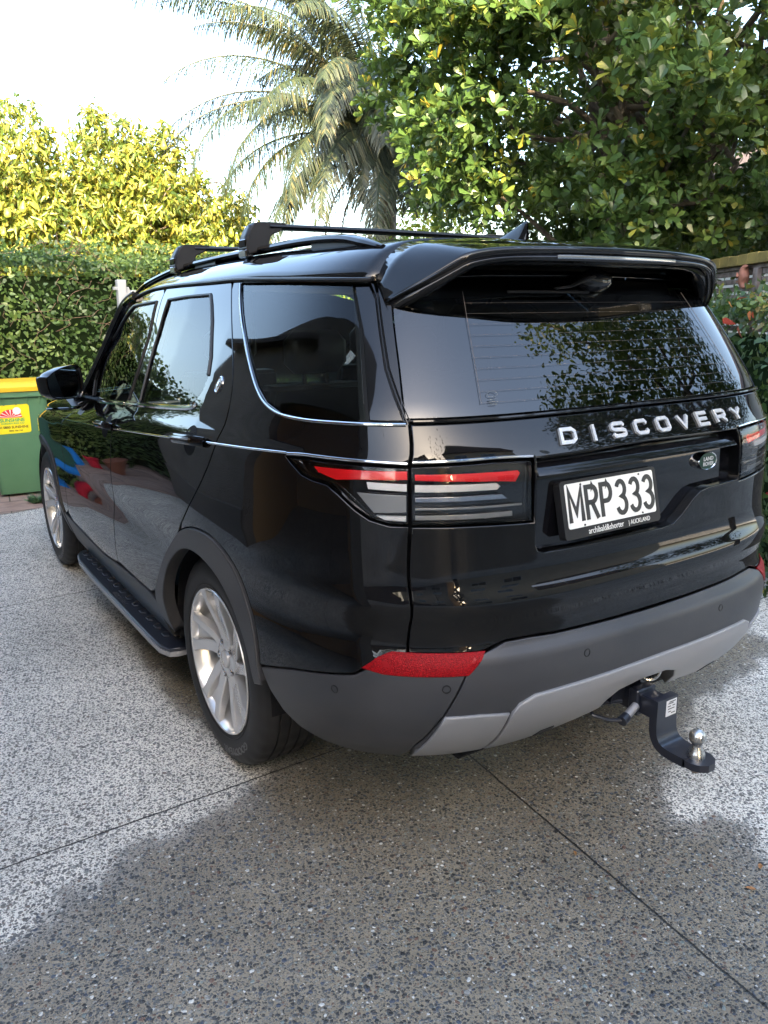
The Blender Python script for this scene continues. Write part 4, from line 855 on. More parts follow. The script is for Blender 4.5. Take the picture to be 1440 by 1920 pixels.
# ---- chrome and seal beads
strip('waist_bead',[(4.12,1.056),(3.7,1.083),(3.28,1.110),(2.844,1.139),(2.02,1.197),(1.70,1.220),(1.349,1.241),(1.195,1.249)],'chrome',CAR,wd=.0035,out=.001)
strip('lamp_bead',[(1.192,1.247),(1.108,1.252),(.921,1.250),(.813,1.246)],'chrome',CAR,wd=.004,out=.001)
strip('lamp_bead',[(.80,1.249),(.667,1.250),(.574,1.251),(.46,1.247)],'chrome',CAR,wd=.004,out=.001)
strip('window_bead',[(1.845,1.722),(1.748,1.642),(1.633,1.556),(1.518,1.468),(1.425,1.402),(1.349,1.365),(1.257,1.344),(1.136,1.339),(1.0,1.340),(.82,1.340)],'chrome',CAR,wd=.0045,out=.002)
strip('window_bead',[(3.96,1.172),(3.5,1.199),(2.87,1.246)],'chrome',CAR,wd=.010,out=-.001)
strip('window_bead',[(2.82,1.248),(2.60,1.262),(1.99,1.303),(1.92,1.325)],'chrome',CAR,wd=.010,out=-.001)
strip('gate_bead',[(.80,1.347),(.5,1.346),(.0,1.348),(-.5,1.346),(-.80,1.347)],'gloss',CAR,wd=.005,out=.002,sides=(1,))
for nm,pl_ in (('door_seal',[(2.60,1.275),(2.655,1.50),(2.637,1.686),(2.4,1.693),(2.147,1.694),(2.02,1.60),(1.90,1.48),(1.868,1.42)]),('door_seal',[(3.95,1.19),(3.985,1.275),(3.865,1.392),(3.65,1.508),(3.30,1.638),(3.197,1.670),(2.96,1.678),(2.808,1.683),(2.80,1.575),(2.79,1.40),(2.80,1.262)])):
    for sg in (1,-1):
        P=resample([Vector(p) for p in pl_],.03,False); mb=MB(); mb.tube([((lambda v:(v.x*sg,v.y,v.z))(Vector(S(p.x,p.y))+NS(p.x,p.y)*.0005)) for p in P],.0065,6); mb.obj(nm,'seal',RD[0 if sg>0 else 1] if pl_[0][0]<3 else FD[0 if sg>0 else 1])
strip('drip_rail',drip,'satin',CAR,wd=.007,out=.004)
# ---- tail lamps
def uvpatch(n,pl,m,par,off,s,**k): return patch(n,pl,m,par,off=off,step=k.pop('step',.03),zstep=k.pop('zstep',.02),depth=k.pop('depth',.01),bev=.002,gap=k.pop('gap',.001),side=s,**k)
for s in (1,-1):
    L=uvpatch('tail_lamp',lampS,'gloss',CAR,-.022,s)
    uvpatch('lamp_red_bar',[(1.088,1.227),(.812,1.229),(.811,1.206),(.947,1.202),(1.01,1.197),(1.069,1.211)],'red',L,-.004,s)
    uvpatch('lamp_white_bar',[(.921,1.199),(.812,1.196),(.811,1.175),(.915,1.179)],'white',L,-.004,s)
    uvpatch('lamp_smoked_bar',[(.95,1.170),(.812,1.166),(.811,1.120),(.90,1.116)],'greyl',L,-.008,s)
    uvpatch('lamp_clear_bar',[(.895,1.112),(.812,1.112),(.812,1.096),(.87,1.099)],'white',L,-.005,s)
    uvpatch('lamp_cover',lampS,'clear',L,-.001,s,gap=.003)
    L=uvpatch('tail_lamp',lampG,'gloss',CAR,-.022,s)
    uvpatch('lamp_red_bar',[(.794,1.221),(.508,1.217),(.500,1.209),(.514,1.185),(.573,1.191),(.793,1.204)],'red',L,-.004,s)
    uvpatch('lamp_white_bar',[(.793,1.194),(.569,1.188),(.558,1.178),(.569,1.169),(.792,1.173)],'white',L,-.004,s)
    uvpatch('lamp_chrome_bar',[(.791,1.162),(.555,1.160),(.535,1.143),(.791,1.147)],'chromed',L,-.003,s)
    uvpatch('lamp_smoked_bar',[(.791,1.134),(.49,1.128),(.49,1.120),(.791,1.126)],'greyl',L,-.006,s)
    uvpatch('lamp_clear_bar',[(.791,1.114),(.66,1.112),(.52,1.110),(.52,1.094),(.66,1.097),(.791,1.100)],'greyl',L,-.006,s)
    mb=MB()
    for k in range(9):
        u=.535+k*.008; n=NS(u,1.10); a=Vector(S(u,1.108))-n*.009; b=Vector(S(u,1.096))-n*.009; mb.tube([a,b],.0022,6)
    o=mb.obj('lamp_prism','white',L)
    if s<0: o.scale=(-1,1,1)
    uvpatch('lamp_cover',lampG,'clear',L,-.001,s,gap=.003)
# ---- dark structure behind the panel gaps
ish=[(.0,1.33),(0,.45),(.8,.42),(1.10,.42),(1.33,.50),(1.37,.60)]+[(UA+.47*math.cos(R(a)),.395+.47*math.sin(R(a))) for a in range(155,0,-8)]+[(2.33,.33),(4.27,.33)]+[(UF+.47*math.cos(R(a)),.395+.47*math.sin(R(a))) for a in range(176,0,-8)]+[(5.4,.45),(5.6,.9),(4.9,1.0),(4.3,1.08),(4.1,1.16),(2.8,1.24),(1.95,1.295),(1.6,1.33)]
both('inner_shell',ish,'dark',CAR,off=-.05,step=.08,depth=.002)
pil=lambda a:both('pillar',a,'satin',CAR,off=-.022,step=.05,depth=.01)
pil([(2.60,1.24),(2.85,1.24),(2.83,1.70),(2.62,1.70)])
pil([(1.50,1.33),(2.0,1.29),(1.87,1.40),(1.90,1.50),(2.16,1.71),(1.80,1.715),(1.62,1.57)])
pil([(.80,1.34),(.96,1.34),(.985,1.57),(1.01,1.69),(.90,1.69),(.86,1.5)])
# ---------------------------------------------------------------- roof, bonnet, screen
ZC=[(-.75,1.822),(-.63,1.832),(-.3,1.846),(.2,1.856),(.7,1.853),(1.1,1.838),(1.5,1.805),(1.85,1.755)]
ZE=[(-.75,1.700),(-.63,1.712),(-.3,1.724),(0,1.737),(1.1,1.738),(1.47,1.689),(1.61,1.645),(1.9,1.56)]
def WR(y):
    ze=tab(ZE,y)
    if y>=YC: return Wd(y,ze)
    n=tab(NT,ze); Rz=tab(RT,ze)+.028; return Wd(y,ze)*max(.05,1-((YC-y)/(YC-Rz))**n)**(1/n)
def RF(a,b):
    """roof: a = -1..1 across, b = station; the rear edge sweeps back at the sides"""
    y=b-.05*abs(a)**4*sst(-.25,-.63,b) if b<-.25 else b
    zc,ze=tab(ZC,y),tab(ZE,y); x=WR(y)*a
    return (-x,y,ze+(zc-ze)*(1-abs(a)**7.5)-.004*abs(a)**30)
def RZ(x,y):
    return RF(min(1,abs(x)/WR(y)),y)[2]
def sheet(name,f,a0,a1,na,b0,b1,nb,m,parent,outward,flip=False):
    V=[];N=[]
    e=1e-3
    for j in range(nb+1):
        b=b0+(b1-b0)*j/nb
        for i in range(na+1):
            a=a0+(a1-a0)*i/na; V.append(f(a,b))
            aa,ab=max(min(a,.9985),-.9985),b
            n=(Vector(f(aa+e,ab))-Vector(f(aa-e,ab))).cross(Vector(f(aa,ab+e))-Vector(f(aa,ab-e))); n.normalize()
            if n.dot(Vector(outward))<0: n=-n
            N.append(tuple(n))
    F=[]
    for j in range(nb):
        for i in range(na):
            k=j*(na+1)+i; q=(k,k+1,k+na+2,k+na+1)
            nn=(Vector(V[q[1]])-Vector(V[q[0]])).cross(Vector(V[q[2]])-Vector(V[q[0]]))
            F.append(q if nn.dot(Vector(N[k]))>=0 else q[::-1])
    me=bpy.data.meshes.new(name); me.from_pydata(V,[],F); me.polygons.foreach_set('use_smooth',[True]*len(F)); me.update(); me.normals_split_custom_set_from_vertices(N)
    o=link(name,me,parent,m); md=o.modifiers.new('s','SOLIDIFY'); md.thickness=.008; md.offset=-1; md.use_quality_normals=False
    return o
sheet('roof',RF,-1,1,64,-.628,1.62,56,'paint',CAR,(0,0,1))
sheet('headlining',lambda a,b:(RF(a,b)[0]*.96,b,RF(a,b)[2]-.035),-1,1,20,-.60,1.6,16,'cream',CAR,(0,0,1))
def HD(a,y):
    q=a*math.pi/2; n=2.9; r=(abs(math.sin(q))**n+abs(math.cos(q))**n)**(-1/n)
    ze=ztop(y)+.002; zc=tab([(2.3,1.185),(2.7,1.17),(3.2,1.12),(3.6,1.06),(3.9,.96)],y); wx=Wd(y,ztop(y))-.004
    return (-wx*r*math.sin(q),y,ze+(zc-ze)*r*math.cos(q))
sheet('bonnet',HD,-1,1,40,2.34,3.9,24,'paint',CAR,(0,0,1))
def NO(a,z):
    wx=Wd(3.9,min(z,.93)); return (-wx*a,3.9+.14*(1-abs(a)**2.2)*(1-((z-.6)/.5)**2*.5),z)
sheet('front_bumper',NO,-1,1,20,.30,.95,10,'paint',CAR,(0,1,0))
mb=MB(); mb.box((-.42,3.98,.62),(.42,4.06,.86),.02); mb.obj('grille','satin',CAR)
for s in (-1,1):
    mb=MB(); mb.box((s*.60-.14,3.90,.72),(s*.60+.14,4.0,.84),.02); mb.obj('headlight','chromed',CAR)
def WS(a,t):
    A=Vector((-.805*a,2.36+.26*(1-abs(a)**2),1.16)); B=Vector((-.705*a,1.60+.20*(1-abs(a)**2),1.675+.105*(1-abs(a)**2.5)))
    p=A.lerp(B,t); p.y+=.03*math.sin(math.pi*t); p.z+=.015*math.sin(math.pi*t); return tuple(p)
sheet('windscreen',WS,-1,1,24,0,1,16,'side_glass',CAR,(0,1,.6))
mb=MB(); mb.grid([[(-.9*a,2.30+.10*b+.2*(1-a*a),1.12+.02*b) for a in [i/6-1 for i in range(13)]] for b in (0,1,2)]); mb.obj('cowl','satin',CAR,fix=False)
for s in (1,-1):
    P=cr([(-.742*s,1.36,1.712),(-.738*s,1.50,1.692),(-.742*s,1.62,1.650),(-.757*s,1.78,1.545),(-.775*s,2.0,1.405),(-.80*s,2.28,1.232),(-.835*s,2.44,1.14)],6)
    mb=MB(); mb.tube(P,[.026]*len(P),10,squash=(1.0,.8)); mb.obj('windscreen_pillar','paint',CAR)
    P2=[(p.x-(.012*s),p.y+.012,p.z+.018) for p in P]; mb=MB(); mb.tube(P2,.010,6); mb.obj('pillar_seal','satin',CAR)
# ---------------------------------------------------------------- tailgate spoiler
Rr=[tuple(S(.876,1.645)),tuple(S(.892,1.676)),tuple(S(.908,1.701))]
for a_ in (1.0,.95,.88,.76,.5,.25,0): Rr.append(RF(a_,-.628) if a_ else RF(0,-.628))
Aa=[(-.693,-.740,1.648),(-.676,-.766,1.664),(-.655,-.792,1.680),(-.628,-.818,1.698),(-.594,-.842,1.720),(-.555,-.865,1.746),(-.515,-.882,1.766),(-.42,-.905,1.781),(-.22,-.935,1.787),(0,-.945,1.788)]
A2=[(-.688,-.732,1.640),(-.670,-.757,1.655),(-.648,-.783,1.670),(-.618,-.810,1.688),(-.583,-.835,1.708),(-.545,-.858,1.730),(-.508,-.875,1.748),(-.41,-.900,1.762),(-.22,-.928,1.768),(0,-.938,1.769)]
Bb=[(-0.68, -0.735, 1.6126), (-0.664, -0.762, 1.6291), (-0.643, -0.788, 1.6477), (-0.613, -0.815, 1.6696), (-0.578, -0.84, 1.6947), (-0.54, -0.863, 1.7198), (-0.503, -0.88, 1.7379), (-0.41, -0.905, 1.7527), (-0.22, -0.932, 1.755), (0, -0.942, 1.755)]
Cc=[(-0.662, -0.728, 1.6076), (-0.642, -0.752, 1.6245), (-0.618, -0.777, 1.6436), (-0.588, -0.803, 1.6649), (-0.555, -0.828, 1.6903), (-0.52, -0.85, 1.7138), (-0.485, -0.867, 1.7313), (-0.4, -0.89, 1.745), (-0.22, -0.915, 1.747), (0, -0.925, 1.747)]
Dd=[(-0.655, -0.722, 1.6129), (-0.636, -0.73, 1.6363), (-0.612, -0.738, 1.6568), (-0.585, -0.745, 1.6773), (-0.555, -0.75, 1.6979), (-0.52, -0.752, 1.7186), (-0.485, -0.752, 1.7323), (-0.4, -0.752, 1.74), (-0.22, -0.752, 1.742), (0, -0.752, 1.743)]
def resample3(P,n):
    L=[0]
    for i in range(1,len(P)): L.append(L[-1]+(P[i]-P[i-1]).length)
    o=[];k=0
    for i in range(n+1):
        t=L[-1]*i/n
        while k<len(P)-2 and L[k+1]<t: k+=1
        o.append(P[k].lerp(P[k+1],min(1,(t-L[k])/max(1e-9,L[k+1]-L[k]))))
    return o
def full(c):
    P=resample3(cr(c,6),40); return P+[Vector((-p.x,p.y,p.z)) for p in P[::-1][1:]]
Rr,Aa,A2,Bb,Cc,Dd=[full(c) for c in (Rr,Aa,A2,Bb,Cc,Dd)]
def crown(P,Q,t,h):
    return [p.lerp(q,t)+Vector((0,0,h*min(1,min(i,len(P)-1-i)/22.0))) for i,(p,q) in enumerate(zip(P,Q))]
mb=MB(); mb.grid([Rr,crown(Rr,Aa,.25,.006),crown(Rr,Aa,.5,.010),crown(Rr,Aa,.75,.008),crown(Rr,Aa,.94,.003),Aa])
SP=mb.obj('roof_spoiler','paint',TG,sharp=60,fix=False)
import bmesh as _bm
def outward(o,d):
    b=_bm.new(); b.from_mesh(o.data); _bm.ops.recalc_face_normals(b,faces=b.faces)
    s=sum((f.normal*f.calc_area() for f in b.faces),Vector())
    if s.dot(Vector(d))<0: _bm.ops.reverse_faces(b,faces=b.faces)
    b.to_mesh(o.data); b.free()
outward(SP,(0,0,1))
md=SP.modifiers.new('s','SOLIDIFY'); md.thickness=.004; md.offset=-1
mb=MB(); mb.grid([Aa,A2]); mb.grid([A2,Bb]); mb.grid([Bb,Cc]); mb.grid([Cc,[p.lerp(q,.5)+Vector((0,0,-.002)) for p,q in zip(Cc,Dd)],Dd])
LIP=mb.obj('spoiler_lip','gloss',SP,sharp=25,fix=False); outward(LIP,(0,-1,-.3)); md=LIP.modifiers.new('s','SOLIDIFY'); md.thickness=.003; md.offset=-1
# end cheeks between roof side and lip
for s in (1,-1):
    P=[tuple(S(.876,1.645)),(-.693,-.740,1.648),(-.688,-.732,1.640),(-.680,-.735,1.612),(-.662,-.728,1.606),(-.655,-.722,1.612),tuple(S(.862,1.622))]
    mb=MB(); mb.add([(x*s,y,z) for x,y,z in P],[(0,1,2,6),(2,3,4,5),(2,5,6)]); mb.obj('spoiler_cheek','gloss',SP,smooth=False)
P=[Bb[i].lerp(A2[i],.55)+Vector((0,-.0035,0)) for i in range(len(Bb)) if abs(Bb[i].x)<.27]
mb=MB(); mb.tube(P,.0065,8,squash=(.6,1)); mb.obj('high_brake_light','red_dark' if 'red_dark' in M else 'chromed',SP)
# ---------------------------------------------------------------- roof rails, bars, fin
for s in (1,-1):
    rp=[(-.640,1.70,1.742),(-.625,1.56,1.778),(-.615,1.35,1.808),(-.606,1.10,1.832),(-.602,.7,1.846),(-.60,.25,1.851),(-.60,-.10,1.853),(-.602,-.36,1.842),(-.605,-.50,1.820),(-.607,-.60,1.800)]
    P=cr([(x*s,y,z) for x,y,z in rp],8); n=len(P)
    mb=MB(); mb.tube(P,[.010+.010*min(1,min(i,n-1-i)/8) for i in range(n)],10,squash=(1.05,.75)); mb.obj('roof_rail','gloss',CAR)
    for (y0,y1) in ((1.66,1.48),(.9,.66),(-.18,-.58)):
        Q=[]; mb=MB()
        for k in range(9):
            y=y0+(y1-y0)*k/8; zt=tab([(a[1],a[2]) for a in rp[::-1]],y); zr=min(RZ(.60,y),RZ(.5,y))-.012
            Q.append([(-.612*s,y,zt-.008),(-.616*s,y,zr),(-.590*s,y,zr),(-.592*s,y,zt-.008)])
        mb.grid(Q); mb.obj('rail_foot','satin',CAR,smooth=False)
for yb,(zb) in ((1.06,1.915),(.27,1.935)):
    bar=empty('roof_bar',(0,yb,0),label=None); bar.parent=CAR
    mb=MB(); pr=[(.040*math.cos(t),.013*math.sin(t)*(1.0 if math.sin(t)>0 else .75)) for t in [2*math.pi*i/16 for i in range(16)]]
    rows=[[(x,a,zb+b+.004*(1-(x/.6)**2)) for a,b in pr+pr[:1]] for x in [-.56+1.12*i/20 for i in range(21)]]
    mb.grid(rows); mb.add([tuple(p) for p in rows[0][:-1]],[tuple(range(16))]); mb.add([tuple(p) for p in rows[-1][:-1]],[tuple(range(16))]); mb.obj('crossbar','satin',bar,sharp=50)
    for s in (-1,1):
        zr=tab([(a[1],a[2]) for a in rp[::-1]],yb)+.004
        pf=[(-.660,zr-.002),(-.652,zr+.04),(-.635,zb-.006),(-.618,zb+.012),(-.585,zb+.017),(-.49,zb+.016),(-.487,zb+.004),(-.515,zb-.014),(-.556,zb-.03),(-.568,zr+.02),(-.572,zr-.012),(-.60,zr-.006),(-.652,zr-.022)]
        mb=MB(); mb.prism(pf[::1],-.042,.042,lambda a,b,h:(a*s*-1*-1 if s>0 else -a*-1,h*(1-.25*max(0,(b-zr))/.1),b))
        f=mb.obj('bar_foot','satin',bar,smooth=True,sharp=30); f.scale=(s,1,1) if False else (1,1,1)
        for v in f.data.vertices: v.co.x=abs(v.co.x)*s
        b=_bm.new(); b.from_mesh(f.data); _bm.ops.bevel(b,geom=b.edges[:],offset=.004,segments=2,affect='EDGES'); _bm.ops.recalc_face_normals(b,faces=b.faces); b.to_mesh(f.data); b.free()
        mb=MB(); mb.box((s*.655-.006,-.030,zr+.006),(s*.655+.006,.030,zr+.034),.003); mb.obj('lock_cover','gloss',f)
        mb=MB(); mb.box((s*.640-.022,-.034,zr-.030),(s*.640+.010,.034,zr-.002),.004); mb.obj('clamp','chromed',f)
mb=MB(); rows=[]
for k in range(13):
    t=k/12; y=-.30-.23*t; zb_=RF(0,y)[2]-.004; h=.004+.070*t**1.5*1.0; wd=.030*(1-.35*t)*(.35+.65*math.sin(min(1,t*1.6)*math.pi/2)); sh=.0
    rows.append([(wd*math.cos(a)*(1-.75*max(0,math.sin(a))**1.2),y+.0,zb_+h*math.sin(a)) for a in [math.pi*i/12 for i in range(13)]])
e=rows[-1]; rows.append([(x*.5,-.540,z-.004) for x,y,z in e]); rows.append([(0,-.520,min(z,RF(0,-.52)[2]+.02)) for x,y,z in e])
mb.grid(rows); o=mb.obj('antenna_fin','paint',CAR,sharp=50); 
# ---------------------------------------------------------------- door mirror
def mirror(s):
    O=[(80,260),(115,228),(180,182),(250,150),(340,120),(430,104),(510,98),(560,106),(598,135),(618,190),(632,300),(633,400),(625,480),(590,548),(555,568),(400,566),(250,560),(165,535),(115,485),(92,400)]
    P0=Vector((-1.128,1.72,0)); P1=Vector((-.922,1.84,0)); ax=(P1-P0); nb=Vector((-ax.y,ax.x,0)).normalized(); nb=nb if nb.y>0 else -nb
    def pt(x,y,d,sc=1.0):
        x=357+(x-357)*sc; y=335+(y-335)*sc; p=P0+ax*((x-80)/553); p=p+nb*d; p.z=1.384-(y-98)/470*.176; return (p.x*s,p.y,p.z)
    Q=[(p.x,p.y) for p in cr([(a,b,0) for a,b in O],3,True)]
    mb=MB(); mb.grid([[pt(a,b,d,sc) for a,b in Q+Q[:1]] for d,sc in ((.028,.86),(.004,.90),(-.001,.94),(.0,.985),(.010,1.0),(.05,.99),(.09,.9),(.118,.7),(.13,.4),(.133,.05))])
    o=mb.obj('door_mirror','paint',CAR,sharp=50)
    mb=MB(); k=len(Q); mb.add([pt(a,b,.016,.885) for a,b in Q],[tuple(range(k))]); g=mb.obj('mirror_glass','mirrorg',o,smooth=False,fix=False); outward(g,(0,-1,0))
    mb=MB(); mb.tube([(s*-.80,1.93,1.175),(s*-.88,1.91,1.19),(s*-.96,1.88,1.215),(s*-1.0,1.86,1.24)],[.05,.042,.036,.03],10,squash=(1.0,.55)); mb.obj('mirror_arm','gloss',o)
mirror(1); mirror(-1)
# ---------------------------------------------------------------- door handles, side badge
for i in (0,1):
    s=(1,-1)[i]
    for (u0,u1,zc0,zc1,par) in ((1.715,1.985,1.218,1.199,RD[i]),(2.875,3.125,1.141,1.123,FD[i])):
        q=[]; k=14
        for j in range(k+1):
            t=j/k; u=u0+(u1-u0)*t; z=zc0+(zc1-zc0)*t; n=NS(u,z); b=.030*(1-abs(2*t-1)**6)+.004; p=Vector(S(u,z))+n*b; q.append((p.x*s,p.y,p.z))
        mb=MB(); mb.tube(q,[.017]*len(q),10,squash=(.55,1.0)); h=mb.obj('door_handle','gloss',par)
        uc,zc=(u0+u1)/2+.0,(zc0+zc1)/2
        pl=[(uc+.062*math.cos(a),zc+.052*math.sin(a)) for a in [2*math.pi*j/24 for j in range(24)]]
        patch('handle_cup',pl,'dark',par,off=.0006,step=.02,depth=.002,bev=.001,side=s)
        q=[Vector((a[0],a[1],a[2])) for a in q[2:-2]]; mb=MB(); mb.tube([v+Vector((-.0100*s,0,.006)) for v in q],.0045,6); mb.obj('handle_highlight','chromed',h)  # bright bead drawn in place of the highlight along the black handle's edge
    u,z=1.738,1.396; n=NS(u,z); p=Vector(S(u,z)); a=n.cross(Vector((0,0,1))).normalized(); b=n.cross(a)
    def ring(rs,name,m,par):
        mb=MB()
        for (r0,h0),(r1,h1) in zip(rs[:-1],rs[1:]):
            rows=[]
            for r,h in ((r0,h0),(r1,h1)):
                row=[]
                for j in range(25):
                    v=p+n*h+(a*math.cos(2*math.pi*j/24)*.78+b*math.sin(2*math.pi*j/24))*r; row.append((v.x*s,v.y,v.z))
                rows.append(row)
            mb.grid(rows)
        return mb.obj(name,m,par)
    bd=ring([(.030,0),(.030,.003),(.026,.006),(.022,.004)],'side_badge','chrome',CAR)
    ring([(.022,.0042),(.0001,.0046)],'badge_face','greyl',bd)
    ring([(.012,.0046),(.010,.0052),(.0001,.0054)],'badge_globe','chrome',bd)
# ---------------------------------------------------------------- lettering
def stroke(pts,w,depth,fn,mb,closed=False):
    """a flat-faced stroke of width w along pts in letter space, mitred"""
    P=[Vector(p) for p in pts]; k=len(P); L=[];Rr_=[]
    for i in range(k):
        if closed: d0=(P[i]-P[i-1]); d1=(P[(i+1)%k]-P[i])
        else: d0=(P[i]-P[i-1]) if i>0 else (P[1]-P[0]); d1=(P[i+1]-P[i]) if i<k-1 else d0
        d0=d0.normalized(); d1=d1.normalized(); n0=Vector((-d0.y,d0.x)); n1=Vector((-d1.y,d1.x)); m=(n0+n1).normalized(); c=max(.45,m.dot(n0)); L.append(P[i]+m*(w/2/c)); Rr_.append(P[i]-m*(w/2/c))
    v=[fn(p.x,p.y,depth) for p in L]+[fn(p.x,p.y,depth) for p in Rr_]+[fn(p.x,p.y,0) for p in L]+[fn(p.x,p.y,0) for p in Rr_]
    f=[]
    for i in range(k if closed else k-1):
        j=(i+1)%k; f+=[(i,j,k+j,k+i),(2*k+i,2*k+j,j,i),(k+i,k+j,3*k+j,3*k+i)]
    if not closed: f+=[(0,k,3*k,2*k),(k-1,2*k-1,4*k-1,3*k-1)]
    mb.add(v,f)
GL={'D':[[(0,0),(0,1),(.78,1),(1,.78),(1,.22),(.78,0)]],'I':[[(.5,0),(.5,1)]],
'S':[[(1,.80),(.88,1),(.14,1),(0,.88),(0,.62),(.14,.52),(.86,.48),(1,.38),(1,.12),(.86,0),(.12,0),(0,.2)]],
'C':[[(1,.76),(.84,1),(.16,1),(0,.82),(0,.18),(.16,0),(.84,0),(1,.24)]],
'O':[[(.16,1),(.84,1),(1,.82),(1,.18),(.84,0),(.16,0),(0,.18),(0,.82)]],
'V':[[(0,1),(.5,0),(1,1)]],'E':[[(1,1),(0,1),(0,0),(1,0)],[(0,.5),(.9,.5)]],
'R':[[(0,0),(0,1),(.82,1),(1,.86),(1,.6),(.82,.46),(0,.46)],[(.55,.46),(1,0)]],'Y':[[(0,1),(.5,.48),(1,1)],[(.5,.5),(.5,0)]]}
def strokes(word,u0,pitch,z0,h,w,lw,depth,m,parent,name='letter',fn=None,flip=1):
    for i,ch in enumerate(word):
        uc=u0-pitch*i*flip; mb=MB(); F=fn or (lambda x,y,d:tuple(Vector(S(uc-(x-.5)*w*flip,z0+y*h))+NS(uc,z0+h/2)*d))
        for st in GL[ch]: stroke([(a,b) for a,b in st],0,0,lambda x,y,d:(0,0,0),MB()) if False else None
        for st in GL[ch]:
            cl=ch in 'DO'; hh=lw/h; 
            pts=[(lw/w/2+a*(1-lw/w),hh/2+b*(1-hh)) if ch!='I' else (.5,b) for a,b in st]
            # widths are equal in metres: work in metres
            pm=[(a*w,b*h) for a,b in pts]
            G=lambda x,y,d:F(x/w,y/h,d)
            stroke(pm,lw,depth,G,mb,closed=cl)
        mb.obj(name,m,parent,smooth=False)
strokes('DISCOVERY',.330,.1015,1.264,.042,.060,.0095,.0075,'lett',GP)
# round maker's badge on the tailgate
def oval(par,c,n,rx,rz,lay):
    a=Vector((0,0,1)).cross(n).normalized(); b=n.cross(a)
    for nm,m,rs in lay:
        mb=MB(); rows=[[tuple(c+n*h+a*(math.cos(2*math.pi*j/32)*rx*r)+b*(math.sin(2*math.pi*j/32)*rz*r)) for j in range(33)] for r,h in rs]; mb.grid(rows); o=mb.obj(nm,m,par)
        if par is GP: par=o
    return a,b,par
n=NS(-.292,1.155); c=Vector(S(-.292,1.155))-n*.034
ba,bb,bo=oval(GP,c,n,.050,.028,[('maker_badge','chrome',[(1.0,-.004),(1.02,.010),(.97,.016),(.90,.014)]),('badge_face','green',[(.90,.0145),(.5,.0155),(.001,.016)])])
def flattext(name,s,size,c,a,b,n,m,par,h=.0006,sx=1,bold=0,spacing=1,ext=.0003):
    v,f=textmesh(s,size,ext,sx,bold=bold,spacing=spacing); mb=MB(); mb.add([tuple(c+a*x+b*y+n*(h+z)) for x,y,z in v],f); return mb.obj(name,m,par,smooth=False)
flattext('badge_lettering','LAND',.0165,c+bb*.0015,ba,bb,n,'lett',bo,h=.0168,sx=1.2,bold=.0004)
flattext('badge_lettering','ROVER',.0165,c-bb*.0145,ba,bb,n,'lett',bo,h=.0168,sx=1.1,bold=.0004)
# ---------------------------------------------------------------- number plate
pc=Vector((-.163,-1.089,1.096)); t_=.225; pn=Vector((0,-math.cos(t_),math.sin(t_))); pa=Vector((1,0,0)); pb=Vector((0,math.sin(t_),math.cos(t_)))
mb=MB(); mb.prism(rr(.395,.162,.012),-.02,.004,lambda a,b,h:tuple(pc+pa*a+pb*(b-.010)+pn*h)); NP=mb.obj('number_plate','satin',GP,sharp=30)
mb=MB(); mb.prism(rr(.362,.124,.007),.0,.0055,lambda a,b,h:tuple(pc+pa*a+pb*b+pn*h)); mb.obj('plate_face','plate',NP,sharp=30)
# raised characters drawn as strokes
def pstroke(pts,w,x0,cw,ch,mb):
    stroke([(x0+a*cw,-.0455+b*ch) for a,b in pts],w,.0072,lambda x,y,d:tuple(pc+pa*x+pb*(y)+pn*(d if d>0 else .004)),mb)
def arcp(cx,cy,rx,ry,a0,a1,n=10): return [(cx+rx*math.cos(R(a0+(a1-a0)*i/n)),cy+ry*math.sin(R(a0+(a1-a0)*i/n))) for i in range(n+1)]
PG={'M':[[(0,0),(0,1),(.5,.28),(1,1),(1,0)]],'R':[[(0,0),(0,1),(.55,1)]+arcp(.55,.76,.45,.24,90,-90)+[(0,.52)],[(.5,.52),(1,0)]],
'P':[[(0,0),(0,1),(.55,1)]+arcp(.55,.74,.45,.26,90,-90)+[(0,.48)]],
'3':[arcp(.5,.76,.44,.24,160,-80,12)+arcp(.5,.26,.50,.26,75,-165,12)]}
xx=-.170
for i,chr_ in enumerate('MRP333'):
    cw={'M':.048,'R':.040,'P':.038,'3':.038}[chr_]; mb=MB()
    for st in PG[chr_]: pstroke(st,.0135,xx,cw,.091,mb)
    mb.obj('plate_character','ink',NP,smooth=False); xx+=cw+.0195+(.004 if i==2 else 0)
flattext('dealer_lettering','archibald&shorter',.024,pc+pb*-.0845+pa*-.035,pa,pb,pn,'plate',NP,h=.0045,sx=.82)
flattext('dealer_lettering','| AUCKLAND',.0185,pc+pb*-.0835+pa*.104,pa,pb,pn,'plate',NP,h=.0045,sx=.85)
for x,y in ((-.12,.056),(.12,.056),(-.12,-.057),(.12,-.057)):
    mb=MB(); mb.prism([(.003*math.cos(a),.003*math.sin(a)) for a in [math.pi*i/4 for i in range(8)]],.004,.0075,lambda a,b,h:tuple(pc+pa*(x+a)+pb*(y+b)+pn*h)); mb.obj('plate_screw','ink',NP,smooth=False)
